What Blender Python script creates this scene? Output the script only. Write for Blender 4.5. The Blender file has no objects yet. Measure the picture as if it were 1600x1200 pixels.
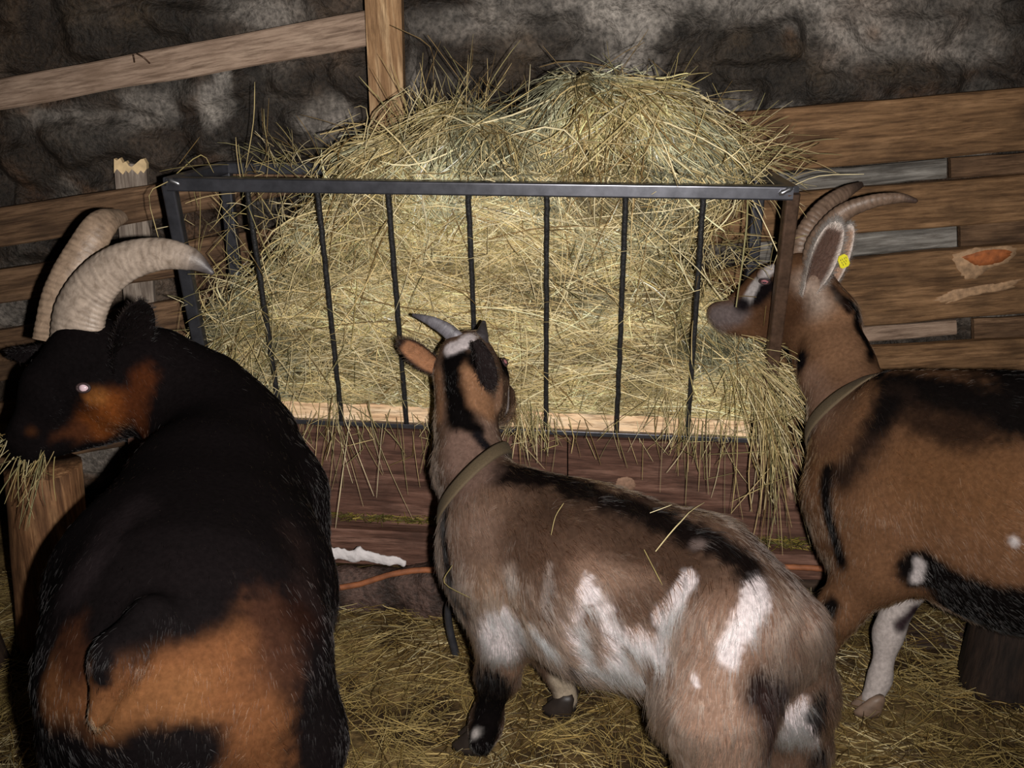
import bpy, math
import numpy as np
from mathutils import Vector, Matrix
from mathutils.bvhtree import BVHTree

rng = np.random.default_rng(11)
scn = bpy.context.scene
COL = scn.collection

# ------------------------------------------------------------------ camera, light, exposure
CAM_H, PITCH, FPX = 1.45, math.radians(20.0), 1600.0
cam_data = bpy.data.cameras.new('camera')
cam_data.sensor_width = 36.0
cam_data.lens = 36.0
cam_data.clip_start = 0.02
cam = bpy.data.objects.new('camera', cam_data)
COL.objects.link(cam)
cam.location = (0, 0, CAM_H)
cam.rotation_euler = (math.radians(90) - PITCH, 0, 0)
scn.camera = cam

world = bpy.data.worlds.new('barn_dark')
world.use_nodes = True
world.node_tree.nodes['Background'].inputs[0].default_value = (1.0, 0.93, 0.85, 1)
world.node_tree.nodes['Background'].inputs[1].default_value = 0.008
scn.world = world

# the photographer's flash, just right of and under the lens
fl = bpy.data.lights.new('camera_flash', 'SPOT')
fl.energy = 240.0
fl.color = (1.0, 0.96, 0.91)
fl.shadow_soft_size = 0.012
fl.spot_size = math.radians(88)
fl.spot_blend = 0.8
flash = bpy.data.objects.new('camera_flash', fl)
COL.objects.link(flash)
flash.location = (0.075, 0.02, CAM_H - 0.02)
flash.rotation_euler = (Vector((0.06, 2.3, 0.74)) - flash.location).to_track_quat('-Z', 'Y').to_euler()

vs = scn.view_settings
vs.view_transform = 'Standard'
vs.look = 'None'
vs.exposure = 0.0
vs.gamma = 1.0
vs.use_curve_mapping = False
scn.cycles.max_bounces = 5
scn.cycles.diffuse_bounces = 2
scn.cycles.glossy_bounces = 2
scn.cycles.transmission_bounces = 4
scn.cycles.transparent_max_bounces = 4
scn.cycles.sample_clamp_indirect = 4.0

# ------------------------------------------------------------------ helpers
CP, SP = math.cos(PITCH), math.sin(PITCH)

def at(px, py, Y):
    """point of the place seen at a pixel, at distance Y into the room"""
    u, v = (px - 800.0) / FPX, (600.0 - py) / FPX
    d = np.array([u, CP + v * SP, -SP + v * CP])
    return np.array([0, 0, CAM_H]) + d * (Y / d[1])

def on_floor(px, py, z=0.0):
    u, v = (px - 800.0) / FPX, (600.0 - py) / FPX
    d = np.array([u, CP + v * SP, -SP + v * CP])
    return np.array([0, 0, CAM_H]) + d * ((z - CAM_H) / d[2])

def V(*a):
    return np.array(a, float)

def unit(v):
    v = np.asarray(v, float)
    return v / np.maximum(np.linalg.norm(v, axis=-1, keepdims=True), 1e-9)

def srgb(r, g, b):
    c = np.array([r, g, b], float) / 255.0
    return np.where(c <= 0.04045, c / 12.92, ((c + 0.055) / 1.055) ** 2.4)

def sstep(a, b, x):
    t = np.clip((x - a) / (b - a), 0, 1)
    return t * t * (3 - 2 * t)

def vnoise(p, scale=1.0, seed=0):
    q = np.asarray(p, float) * scale + seed * 17.31
    i = np.floor(q).astype(np.int64)
    f = q - i
    u = f * f * (3 - 2 * f)
    def h(ix, iy, iz):
        n = (ix * 374761393 + iy * 668265263 + iz * 2147483647 + seed * 974711) & 0xFFFFFFFF
        n = ((n ^ (n >> 13)) * 1274126177) & 0xFFFFFFFF
        n = n ^ (n >> 16)
        return (n & 0xFFFF) / 65535.0
    r = 0
    for a in (0, 1):
        for b in (0, 1):
            for c in (0, 1):
                w = (u[..., 0] if a else 1 - u[..., 0]) * (u[..., 1] if b else 1 - u[..., 1]) * (u[..., 2] if c else 1 - u[..., 2])
                r = r + w * h(i[..., 0] + a, i[..., 1] + b, i[..., 2] + c)
    return r

def fbm(p, scale=1.0, seed=0, octv=4):
    r, amp, tot = 0, 1.0, 0
    for k in range(octv):
        r = r + amp * vnoise(p, scale * 2 ** k, seed + k * 7)
        tot += amp
        amp *= 0.5
    return r / tot

def mesh_from(name, verts, faces, col=None, smooth=True):
    verts = np.asarray(verts, np.float32)
    me = bpy.data.meshes.new(name)
    if isinstance(faces, np.ndarray) and faces.ndim == 2:
        k = faces.shape[1]
        me.vertices.add(len(verts))
        me.vertices.foreach_set('co', verts.ravel())
        me.loops.add(faces.size)
        me.loops.foreach_set('vertex_index', faces.ravel().astype(np.int32))
        me.polygons.add(len(faces))
        me.polygons.foreach_set('loop_start', np.arange(0, faces.size, k, dtype=np.int32))
        me.polygons.foreach_set('loop_total', np.full(len(faces), k, np.int32))
        me.update(calc_edges=True)
    else:
        me.from_pydata([tuple(map(float, v)) for v in verts], [], [tuple(int(i) for i in f) for f in faces])
    if col is not None:
        ca = me.color_attributes.new('Col', 'FLOAT_COLOR', 'POINT')
        c4 = np.ones((len(verts), 4), np.float32)
        c4[:, :3] = col
        ca.data.foreach_set('color', c4.ravel())
    if smooth:
        me.polygons.foreach_set('use_smooth', np.ones(len(me.polygons), bool))
    me.update()
    return me

def link(name, data, mat=None, parent=None, origin=None):
    """one Blender object; world-space mesh data is re-centred on its origin"""
    o = bpy.data.objects.new(name, data)
    COL.objects.link(o)
    if mat is not None:
        data.materials.append(mat)
    org = np.zeros(3) if origin is None else np.asarray(origin, float)
    if origin is not None:
        data.transform(Matrix.Translation(Vector(-org)))
    if parent is not None:
        o.parent = parent
        o.location = Vector(org) - parent.location
    else:
        o.location = org
    return o

def tag(o, label=None, cat=None, group=None, kind=None):
    if label: o['label'] = label
    if cat:
        o['category'] = cat
        if kind is None: kind = 'thing'
    if group: o['group'] = group
    if kind: o['kind'] = kind
    return o

class MB:
    """collects solids into one mesh"""
    def __init__(self):
        self.v, self.f = [], []
    def add(self, verts, faces):
        n = len(self.v)
        self.v += [tuple(map(float, p)) for p in verts]
        self.f += [tuple(i + n for i in f) for f in faces]
        return self
    def bar(self, a, b, w, h, up=(0, 0, 1), bev=0.003):
        """square-section bar with chamfered edges from a to b"""
        a, b = np.asarray(a, float), np.asarray(b, float)
        d = unit(b - a)
        s = unit(np.cross(d, up)); u = np.cross(s, d)
        x, y, c = w / 2, h / 2, bev
        prof = []
        for cx, cy, a0 in ((x - c, -y + c, -90), (x - c, y - c, 0), (-x + c, y - c, 90), (-x + c, -y + c, 180)):
            for k in range(6):
                th = math.radians(a0 + 18 * k)
                prof.append((cx + c * math.cos(th), cy + c * math.sin(th)))
        m = len(prof)
        vs_ = [p + s * i + u * j for p in (a, b) for i, j in prof]
        fs = [(k, (k + 1) % m, m + (k + 1) % m, m + k) for k in range(m)] + [tuple(range(m - 1, -1, -1)), tuple(range(m, 2 * m))]
        return self.add(vs_, fs)
    def tube(self, pts, rad, n=8, jitter=0.0, flat=None):
        pts = np.asarray(pts, float)
        rad = np.broadcast_to(np.asarray(rad, float), (len(pts),))
        T = unit(np.gradient(pts, axis=0))
        ref = np.array([0.13, 0.31, 0.94]) if abs(T[0][2]) < 0.9 else np.array([0.94, 0.31, 0.13])
        vs_ = []
        for p, t, r in zip(pts, T, rad):
            s = unit(np.cross(t, ref)); u = np.cross(s, t)
            for k in range(n):
                a = 2 * math.pi * k / n
                rr = r * (1 + jitter * (rng.random() - 0.5) * 2)
                vs_.append(p + rr * (math.cos(a) * s + math.sin(a) * u))
        m = len(pts)
        fs = [(i * n + k, i * n + (k + 1) % n, (i + 1) * n + (k + 1) % n, (i + 1) * n + k) for i in range(m - 1) for k in range(n)]
        fs += [tuple(range(n - 1, -1, -1)), tuple((m - 1) * n + k for k in range(n))]
        return self.add(vs_, fs)
    def build(self, name, mat, parent=None, origin=None, smooth=False):
        if origin is None and parent is None:
            origin = np.mean(np.array(self.v), axis=0)
        me = mesh_from(name, np.array(self.v), self.f, smooth=smooth)
        return link(name, me, mat, parent, origin)

def catmull(pts, n):
    pts = np.asarray(pts, float)
    P = np.vstack([2 * pts[0] - pts[1], pts, 2 * pts[-1] - pts[-2]])
    out = []
    segs = len(pts) - 1
    for k in range(n):
        t = k / (n - 1) * segs
        i = min(int(t), segs - 1); f = t - i
        a, b, c, d = P[i:i + 4]
        out.append(0.5 * ((2 * b) + (-a + c) * f + (2 * a - 5 * b + 4 * c - d) * f * f + (-a + 3 * b - 3 * c + d) * f ** 3))
    return np.array(out)

def sphere(c, r, n=16, m=10, sc=(1, 1, 1)):
    vs_ = [np.array(c) + V(0, 0, r * sc[2])]
    for i in range(1, m):
        th = math.pi * i / m
        for k in range(n):
            ph = 2 * math.pi * k / n
            vs_.append(np.array(c) + V(r * sc[0] * math.sin(th) * math.cos(ph), r * sc[1] * math.sin(th) * math.sin(ph), r * sc[2] * math.cos(th)))
    vs_.append(np.array(c) - V(0, 0, r * sc[2]))
    f = [(0, 1 + k, 1 + (k + 1) % n) for k in range(n)]
    for i in range(m - 2):
        a = 1 + i * n
        f += [(a + k, a + n + k, a + n + (k + 1) % n, a + (k + 1) % n) for k in range(n)]
    a = 1 + (m - 2) * n
    f += [(len(vs_) - 1, a + (k + 1) % n, a + k) for k in range(n)]
    return vs_, f

# thin stalks: N paths of M points swept with a three-sided section into one mesh
def stalk_mesh(name, paths, rad, cols, sides=3):
    N, M, _ = paths.shape
    T = unit(np.gradient(paths, axis=1))
    ref = unit(rng.normal(size=(N, 1, 3)))
    s = unit(np.cross(T, ref)); u = np.cross(s, T)
    rad = np.broadcast_to(rad[:, None] if rad.ndim == 1 else rad, (N, M)) * np.concatenate([[0.8], np.ones(M - 2), [0.45]])
    ang = np.arange(sides) * 2 * np.pi / sides
    vv = paths[:, :, None, :] + rad[:, :, None, None] * (np.cos(ang)[None, None, :, None] * s[:, :, None, :] + np.sin(ang)[None, None, :, None] * u[:, :, None, :])
    idx = np.arange(N * M * sides).reshape(N, M, sides)
    a = idx[:, :-1, :]; b = idx[:, 1:, :]
    f = np.stack([a, np.roll(a, -1, 2), np.roll(b, -1, 2), b], -1).reshape(-1, 4)
    c = np.repeat(cols, M * sides, axis=0)
    return mesh_from(name, vv.reshape(-1, 3), f, c, smooth=True)

# ------------------------------------------------------------------ materials
def nodemat(name):
    m = bpy.data.materials.new(name)
    m.use_nodes = True
    nt = m.node_tree
    b = nt.nodes['Principled BSDF']
    return m, nt, b

def N(nt, typ, **kw):
    n = nt.nodes.new(typ)
    for k, v in kw.items():
        setattr(n, k, v)
    return n

def ramp(nt, fac, stops):
    r = N(nt, 'ShaderNodeValToRGB')
    el = r.color_ramp.elements
    while len(el) < len(stops):
        el.new(0.5)
    for e, (p, c) in zip(el, stops):
        e.position = p
        e.color = (*c, 1)
    nt.links.new(fac, r.inputs[0])
    return r.outputs[0]

def noise(nt, vec, scale, detail=6, rough=0.6, dist=0.0):
    n = N(nt, 'ShaderNodeTexNoise')
    n.inputs['Scale'].default_value = scale
    n.inputs['Detail'].default_value = detail
    n.inputs['Roughness'].default_value = rough
    n.inputs['Distortion'].default_value = dist
    nt.links.new(vec, n.inputs['Vector'])
    return n.outputs['Fac']

def bump(nt, b, h, strength=0.5, dist=0.01):
    n = N(nt, 'ShaderNodeBump')
    n.inputs['Strength'].default_value = strength
    n.inputs['Distance'].default_value = dist
    nt.links.new(h, n.inputs['Height'])
    nt.links.new(n.outputs[0], b.inputs['Normal'])

def mapped(nt, scale, randomize=True):
    tc = N(nt, 'ShaderNodeTexCoord')
    mp = N(nt, 'ShaderNodeMapping')
    mp.inputs['Scale'].default_value = scale
    nt.links.new(tc.outputs['Object'], mp.inputs['Vector'])
    if randomize:
        oi = N(nt, 'ShaderNodeObjectInfo')
        cx = N(nt, 'ShaderNodeCombineXYZ')
        mu = N(nt, 'ShaderNodeMath', operation='MULTIPLY')
        mu.inputs[1].default_value = 37.0
        nt.links.new(oi.outputs['Random'], mu.inputs[0])
        for k in range(3):
            nt.links.new(mu.outputs[0], cx.inputs[k])
        nt.links.new(cx.outputs[0], mp.inputs['Location'])
    return mp.outputs[0]

def wood_mat(name, dark, mid, light, rough=0.75, grain=1.0, stain=None):
    m, nt, b = nodemat(name)
    v = mapped(nt, (1.3, 14 * grain, 14 * grain))
    g1 = noise(nt, v, 3.2, 8, 0.65, 0.35)
    base = ramp(nt, g1, [(0.28, dark), (0.5, mid), (0.74, light)])
    v2 = mapped(nt, (5, 75 * grain, 75 * grain))
    g2 = noise(nt, v2, 2.0, 6, 0.7, 0.2)
    mx = N(nt, 'ShaderNodeMix', data_type='RGBA', blend_type='MULTIPLY')
    mx.inputs[0].default_value = 0.85
    nt.links.new(base, mx.inputs[6])
    nt.links.new(ramp(nt, g2, [(0.36, (0.38, 0.34, 0.31)), (0.56, (1.08, 1.08, 1.08))]), mx.inputs[7])
    out = mx.outputs[2]
    # dirt and stains in cloudy blotches
    v3 = mapped(nt, (3, 5, 5))
    g3 = noise(nt, v3, 2.2, 5, 0.6)
    mx2 = N(nt, 'ShaderNodeMix', data_type='RGBA', blend_type='MIX')
    nt.links.new(ramp(nt, g3, [(0.48, (0, 0, 0)), (0.7, (0.65, 0.65, 0.65))]), mx2.inputs[0])
    nt.links.new(out, mx2.inputs[6])
    mx2.inputs[7].default_value = (*(stain if stain is not None else np.array(dark) * 0.7), 1)
    nt.links.new(mx2.outputs[2], b.inputs['Base Color'])
    b.inputs['Roughness'].default_value = rough
    b.inputs['Specular IOR Level'].default_value = 0.25
    bump(nt, b, g2, 0.5, 0.004)
    return m

def col_mat(name, rough=0.6, spec=0.3, fuzz=0.0, scale=60, bumpd=0.0, mul=(0.7, 1.15)):
    """colour attribute with procedural mottling"""
    m, nt, b = nodemat(name)
    at_ = N(nt, 'ShaderNodeAttribute')
    at_.attribute_name = 'Col'
    v = mapped(nt, (1, 1, 1), False)
    g = noise(nt, v, scale, 5, 0.6)
    mx = N(nt, 'ShaderNodeMix', data_type='RGBA', blend_type='MULTIPLY')
    mx.inputs[0].default_value = 1.0
    nt.links.new(at_.outputs['Color'], mx.inputs[6])
    nt.links.new(ramp(nt, g, [(0.3, (mul[0],) * 3), (0.7, (mul[1],) * 3)]), mx.inputs[7])
    nt.links.new(mx.outputs[2], b.inputs['Base Color'])
    b.inputs['Roughness'].default_value = rough
    b.inputs['Specular IOR Level'].default_value = spec
    if bumpd:
        bump(nt, b, g, 0.6, bumpd)
    return m

def plain_mat(name, color, rough=0.5, metal=0.0, var=0.25, scale=40, spec=0.5, bumpd=0.0):
    m, nt, b = nodemat(name)
    v = mapped(nt, (1, 1, 1))
    g = noise(nt, v, scale, 5, 0.6)
    c = np.array(color, float)
    nt.links.new(ramp(nt, g, [(0.3, tuple(c * (1 - var))), (0.7, tuple(np.minimum(c * (1 + var), 1)))]), b.inputs['Base Color'])
    b.inputs['Roughness'].default_value = rough
    b.inputs['Metallic'].default_value = metal
    b.inputs['Specular IOR Level'].default_value = spec
    if bumpd:
        bump(nt, b, g, 0.6, bumpd)
    return m

def fur_mat():
    m = bpy.data.materials.new('goat_hair')
    m.use_nodes = True
    nt = m.node_tree
    nt.nodes.clear()
    out = N(nt, 'ShaderNodeOutputMaterial')
    a = N(nt, 'ShaderNodeAttribute'); a.attribute_name = 'Col'
    h = N(nt, 'ShaderNodeBsdfHairPrincipled')
    h.model = 'CHIANG'
    h.parametrization = 'COLOR'
    nt.links.new(a.outputs['Color'], h.inputs['Color'])
    h.inputs['Roughness'].default_value = 0.42
    h.inputs['Radial Roughness'].default_value = 0.6
    h.inputs['Coat'].default_value = 0.0
    h.inputs['IOR'].default_value = 1.44
    h.inputs['Random Roughness'].default_value = 0.2
    nt.links.new(h.outputs[0], out.inputs['Surface'])
    return m

M = {}
M['fur'] = fur_mat()
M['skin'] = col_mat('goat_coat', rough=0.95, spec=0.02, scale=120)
M['stalk'] = col_mat('dry_stalks', rough=0.5, spec=0.35, scale=25, mul=(0.75, 1.15))
M['haybase'] = col_mat('packed_hay', rough=0.8, spec=0.1, scale=90, bumpd=0.01, mul=(0.45, 1.2))
M['litter'] = col_mat('trampled_litter', rough=0.85, spec=0.15, scale=70, bumpd=0.012, mul=(0.4, 1.25))
M['stone'] = col_mat('rough_stone', rough=0.6, spec=0.4, scale=85, bumpd=0.02, mul=(0.35, 1.45))
M['plank_brown'] = wood_mat('old_brown_plank', srgb(70, 52, 38), srgb(108, 82, 60), srgb(146, 115, 88))
M['plank_right'] = wood_mat('worn_brown_plank', srgb(80, 58, 39), srgb(128, 96, 66), srgb(164, 127, 92), grain=0.9)
M['plank_grey'] = wood_mat('grey_weathered_board', srgb(74, 70, 66), srgb(122, 117, 111), srgb(172, 167, 160))
M['batten'] = wood_mat('sawn_batten', srgb(128, 106, 90), srgb(160, 136, 118), srgb(186, 162, 142), grain=0.8, stain=srgb(126, 102, 84))
M['post'] = wood_mat('fresh_sawn_post', srgb(128, 96, 66), srgb(162, 126, 90), srgb(224, 192, 150), stain=srgb(120, 88, 60))
M['slat'] = wood_mat('split_slat', srgb(110, 96, 86), srgb(150, 136, 124), srgb(180, 166, 152))
M['trough'] = wood_mat('dark_trough_plank', srgb(62, 42, 34), srgb(98, 68, 56), srgb(138, 104, 90), grain=0.9)
M['sill'] = wood_mat('black_brown_beam', srgb(40, 30, 25), srgb(66, 51, 42), srgb(92, 73, 60))
M['raw'] = wood_mat('raw_pale_board', srgb(232, 186, 142), srgb(246, 212, 172), srgb(252, 232, 204), stain=srgb(240, 200, 158))
M['split'] = plain_mat('fresh_split_wood', srgb(226, 196, 150), 0.8)
M['scar'] = plain_mat('orange_heartwood', srgb(160, 90, 46), 0.7, var=0.4, scale=60)
M['scrape'] = plain_mat('scraped_pale_wood', srgb(168, 134, 102), 0.8, var=0.4, scale=60)
M['iron'] = plain_mat('dark_painted_steel', (0.10, 0.10, 0.115), 0.3, 0.75, var=0.3, scale=30)
M['rod'] = plain_mat('rough_welded_rod', (0.03, 0.029, 0.03), 0.5, 0.5, var=0.5, scale=120, bumpd=0.004)
M['rust'] = plain_mat('rusty_brown_steel', srgb(96, 74, 60), 0.45, 0.6, var=0.4, scale=60)
M['weld'] = plain_mat('bright_weld', (0.4, 0.4, 0.42), 0.3, 0.9)
M['horn_pale'] = None
M['eye_pale'] = plain_mat('pale_eye_flash_tint', srgb(196, 170, 176), 0.08, 0.0, var=0.1)  # pale pink return of the flash is put into the eye colour
M['eye'] = plain_mat('eye_flash_tint', srgb(160, 105, 110), 0.08, 0.0, var=0.1)  # pinkish flash reflection is part of this base colour
M['pupil'] = plain_mat('slit_pupil', (0.02, 0.02, 0.03), 0.1)
M['collar'] = plain_mat('olive_webbing_collar', srgb(84, 70, 50), 0.85, var=0.2, scale=300, bumpd=0.002)
M['tag'] = plain_mat('yellow_plastic_tag', srgb(225, 215, 50), 0.4, var=0.04)
M['tagink'] = plain_mat('dark_tag_print', srgb(70, 70, 25), 0.6)
M['hoof'] = plain_mat('hoof_horn', srgb(38, 30, 26), 0.55, var=0.3)
M['hoof_pale'] = plain_mat('pale_hoof_horn', srgb(104, 84, 70), 0.55, var=0.3)
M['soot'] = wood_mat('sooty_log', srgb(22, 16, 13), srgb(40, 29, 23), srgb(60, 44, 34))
M['knot'] = plain_mat('pale_knot', srgb(140, 108, 88), 0.8, var=0.35, scale=90)
M['cord'] = plain_mat('rusty_orange_cord', srgb(140, 84, 52), 0.7, var=0.3)
M['plaster'] = plain_mat('flaking_whitewash', srgb(205, 198, 198), 0.9, var=0.2, scale=25, bumpd=0.01)
M['stump'] = wood_mat('weathered_stump', srgb(70, 46, 30), srgb(120, 84, 56), srgb(170, 130, 92))

def horn_mat(name, dark, mid, light):
    m, nt, b = nodemat(name)
    a = N(nt, 'ShaderNodeAttribute'); a.attribute_name = 'Col'
    v = mapped(nt, (1, 1, 1))
    g = noise(nt, v, 55, 6, 0.65, 0.6)
    mx = N(nt, 'ShaderNodeMix', data_type='RGBA', blend_type='MULTIPLY')
    mx.inputs[0].default_value = 1.0
    nt.links.new(a.outputs['Color'], mx.inputs[6])
    nt.links.new(ramp(nt, g, [(0.3, dark), (0.5, mid), (0.72, light)]), mx.inputs[7])
    nt.links.new(mx.outputs[2], b.inputs['Base Color'])
    b.inputs['Roughness'].default_value = 0.45
    b.inputs['Specular IOR Level'].default_value = 0.4
    bump(nt, b, g, 0.35, 0.004)
    return m
M['horn'] = horn_mat('ridged_horn', (0.55, 0.5, 0.45), (0.9, 0.86, 0.82), (1.2, 1.15, 1.1))

# ------------------------------------------------------------------ distance-field bodies
class Field:
    """smooth union of elliptic cones; each also carries the lie of the coat"""
    def __init__(self):
        self.p = []
    def cone(self, p0, p1, s0, s1, k=0.03, lat=None):
        p0, p1 = np.asarray(p0, float), np.asarray(p1, float)
        s0 = (s0, s0) if np.isscalar(s0) else s0
        s1 = (s1, s1) if np.isscalar(s1) else s1
        ax = unit(p1 - p0)
        if lat is None:
            lat = np.cross(ax, (0, 0, 1))
            if np.linalg.norm(lat) < 0.2:
                lat = np.array([1.0, 0, 0])
        lat = unit(np.asarray(lat, float) - ax * np.dot(lat, ax))
        up = np.cross(lat, ax)
        self.p.append((p0, p1, np.array(s0, float), np.array(s1, float), k, ax, lat, up))
        return self
    def chain(self, pts, sizes, k=0.03, lat=None):
        for i in range(len(pts) - 1):
            self.cone(pts[i], pts[i + 1], sizes[i], sizes[i + 1], k, lat)
        return self
    @staticmethod
    def one(q, P):
        p0, p1, s0, s1, k, ax, lat, up = P
        L = np.linalg.norm(p1 - p0)
        r = q - p0
        t = np.clip(r @ ax / L, 0, 1)
        rel = r - t[..., None] * (p1 - p0)
        a = s0[0] + (s1[0] - s0[0]) * t
        b = s0[1] + (s1[1] - s0[1]) * t
        c = np.minimum(a, b)
        x, y, z = rel @ lat, rel @ up, rel @ ax
        w = np.sqrt((x / a) ** 2 + (y / b) ** 2 + (z / c) ** 2) + 1e-9
        g = np.sqrt((x / a ** 2) ** 2 + (y / b ** 2) ** 2 + (z / c ** 2) ** 2) + 1e-9
        return np.where(w > 0.05, w * (w - 1) / g, -c)
    def eval(self, q, flow=False):
        q = np.asarray(q, float)
        d = np.full(q.shape[:-1], 1e3)
        F = np.zeros(q.shape)
        for P in self.p:
            e = self.one(q, P)
            k = P[4]
            h = np.maximum(k - np.abs(d - e), 0) / k
            d = np.minimum(d, e) - h * h * k * 0.25
            if flow:
                F += np.exp(-np.maximum(e, -0.02) / 0.018)[..., None] * P[5]
        return (d, F) if flow else d
    def grid(self, h):
        lo = np.min([np.minimum(P[0], P[1]) - max(P[2].max(), P[3].max()) for P in self.p], axis=0) - 0.04
        hi = np.max([np.maximum(P[0], P[1]) + max(P[2].max(), P[3].max()) for P in self.p], axis=0) + 0.04
        n = np.ceil((hi - lo) / h).astype(int) + 1
        D = np.full(tuple(n), 1.0)
        for P in self.p:
            k = P[4]
            m = max(P[2].max(), P[3].max()) + k + 2 * h
            a = np.maximum(((np.minimum(P[0], P[1]) - m - lo) / h).astype(int), 0)
            b = np.minimum(((np.maximum(P[0], P[1]) + m - lo) / h).astype(int) + 2, n)
            sl = tuple(slice(i, j) for i, j in zip(a, b))
            g = np.stack(np.meshgrid(*[lo[i] + h * np.arange(a[i], b[i]) for i in range(3)], indexing='ij'), -1)
            e = self.one(g, P)
            d = D[sl]
            hh = np.maximum(k - np.abs(d - e), 0) / k
            D[sl] = np.minimum(d, e) - hh * hh * k * 0.25
        return D, lo

def surface_nets(D, lo, h):
    S = D < 0
    n = np.array(D.shape) - 1
    acc = np.zeros(tuple(n) + (3,)); cnt = np.zeros(tuple(n))
    cor = [(i, j, k) for i in (0, 1) for j in (0, 1) for k in (0, 1)]
    sub = lambda A, c: A[c[0]:c[0] + n[0], c[1]:c[1] + n[1], c[2]:c[2] + n[2]]
    for c in cor:
        for ax in range(3):
            if c[ax] == 0:
                e = list(c); e[ax] = 1
                a, b = sub(D, c), sub(D, e)
                m = (a < 0) != (b < 0)
                t = np.where(m, a / np.where(m, a - b, 1), 0)
                cnt += m
                for x in range(3):
                    acc[..., x] += np.where(m, c[x] + (t if x == ax else 0), 0)
    act = cnt > 0
    idx = np.full(tuple(n), -1, np.int64)
    idx[act] = np.arange(act.sum())
    cells = np.argwhere(act)
    V_ = lo + h * (cells + acc[act] / cnt[act][:, None])
    F = []
    for ax in range(3):
        o1, o2 = [(1, 2), (2, 0), (0, 1)][ax]
        sh = np.zeros(3, int); sh[ax] = 1
        A = S[:S.shape[0] - sh[0], :S.shape[1] - sh[1], :S.shape[2] - sh[2]]
        B = S[sh[0]:, sh[1]:, sh[2]:]
        e = np.argwhere(A != B)
        e = e[(e[:, o1] > 0) & (e[:, o2] > 0) & (e[:, 0] < n[0]) & (e[:, 1] < n[1]) & (e[:, 2] < n[2])]
        d1 = np.zeros(3, int); d1[o1] = 1
        d2 = np.zeros(3, int); d2[o2] = 1
        q = [idx[tuple((e - x).T)] for x in (0 * d1, d1, d1 + d2, d2)]
        Q = np.stack(q, 1)
        inside = A[tuple(e.T)]
        Q[inside == False] = Q[inside == False][:, ::-1]
        F.append(Q)
    return V_, np.concatenate(F)[:, ::1]

def relax(Vt, F, it=4, lam=0.5):
    a = F.ravel(); b = np.roll(F, -1, 1).ravel()
    for _ in range(it):
        acc = np.zeros_like(Vt); c = np.zeros(len(Vt))
        for i, j in ((a, b), (b, a)):
            for x in range(3):
                acc[:, x] += np.bincount(i, Vt[j, x], len(Vt))
            c += np.bincount(i, minlength=len(Vt))
        Vt = Vt + lam * (acc / np.maximum(c, 1)[:, None] - Vt)
    return Vt

def vert_normals(Vt, F):
    nf = np.cross(Vt[F[:, 2]] - Vt[F[:, 0]], Vt[F[:, 3]] - Vt[F[:, 1]])
    n = np.zeros_like(Vt)
    for k in range(4):
        for x in range(3):
            n[:, x] += np.bincount(F[:, k], nf[:, x], len(Vt))
    return unit(n)
# ------------------------------------------------------------------ the room: floor, rubble wall, boards
WALL_Y = 2.80

def grid_mesh(name, P, col, mat, kind='structure'):
    """P: (nu, nv, 3) points"""
    nu, nv, _ = P.shape
    i = np.arange(nu * nv).reshape(nu, nv)
    f = np.stack([i[:-1, :-1], i[1:, :-1], i[1:, 1:], i[:-1, 1:]], -1).reshape(-1, 4)
    me = mesh_from(name, P.reshape(-1, 3), f, col.reshape(-1, 3))
    return tag(link(name, me, mat), kind=kind)

def floor_z(x, y):
    p = np.stack([np.asarray(x, float), np.asarray(y, float), 0 * np.asarray(x, float)], -1)
    return (fbm(p, 3.0, 5, 3) - 0.5) * 0.035 + (fbm(p, 16, 9, 3) - 0.5) * 0.014 - 0.006

xs, ys = np.meshgrid(np.linspace(-2.6, 2.4, 251), np.linspace(0.2, 2.9, 141), indexing='ij')
fz = floor_z(xs, ys)
P = np.stack([xs, ys, fz], -1)
n = fbm(P, 9, 21, 4)[..., None]
n2 = fbm(P, 45, 22, 3)[..., None]
w = sstep(0.38, 0.62, n)
col = srgb(54, 40, 24) * (1 - w) + srgb(116, 95, 60) * w
col = col * (0.55 + 0.9 * n2)
grid_mesh('floor', P, col, M['litter'])

# rubble wall: stones bedded in grey mortar
def wall_colour(P, seed):
    """0..1 mortar cover plus relief, from jittered cell stones"""
    cs = 0.24
    u = P[..., 0] / cs + (fbm(P, 4, seed, 2) - 0.5) * 1.2
    v = P[..., 2] / (cs * 0.62) + (fbm(P, 4, seed + 1, 2) - 0.5) * 1.1
    iu, iv = np.floor(u), np.floor(v)
    d1 = np.full(u.shape, 9.0); d2 = np.full(u.shape, 9.0); idn = np.zeros(u.shape)
    for a in (-1, 0, 1):
        for b in (-1, 0, 1):
            cu, cv = iu + a, iv + b
            q = np.stack([cu, cv, 0 * cu], -1) + 0.01
            h1, h2, h3 = vnoise(np.floor(q) + 0.0, 1, seed + 11), vnoise(np.floor(q), 1, seed + 12), vnoise(np.floor(q), 1, seed + 13)
            d = np.hypot(u - cu - 0.15 - 0.7 * h1, v - cv - 0.15 - 0.7 * h2)
            m = d < d1
            d2 = np.where(m, d1, np.minimum(d2, d))
            idn = np.where(m, h3, idn)
            d1 = np.where(m, d, d1)
    return d2 - d1, idn

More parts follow.
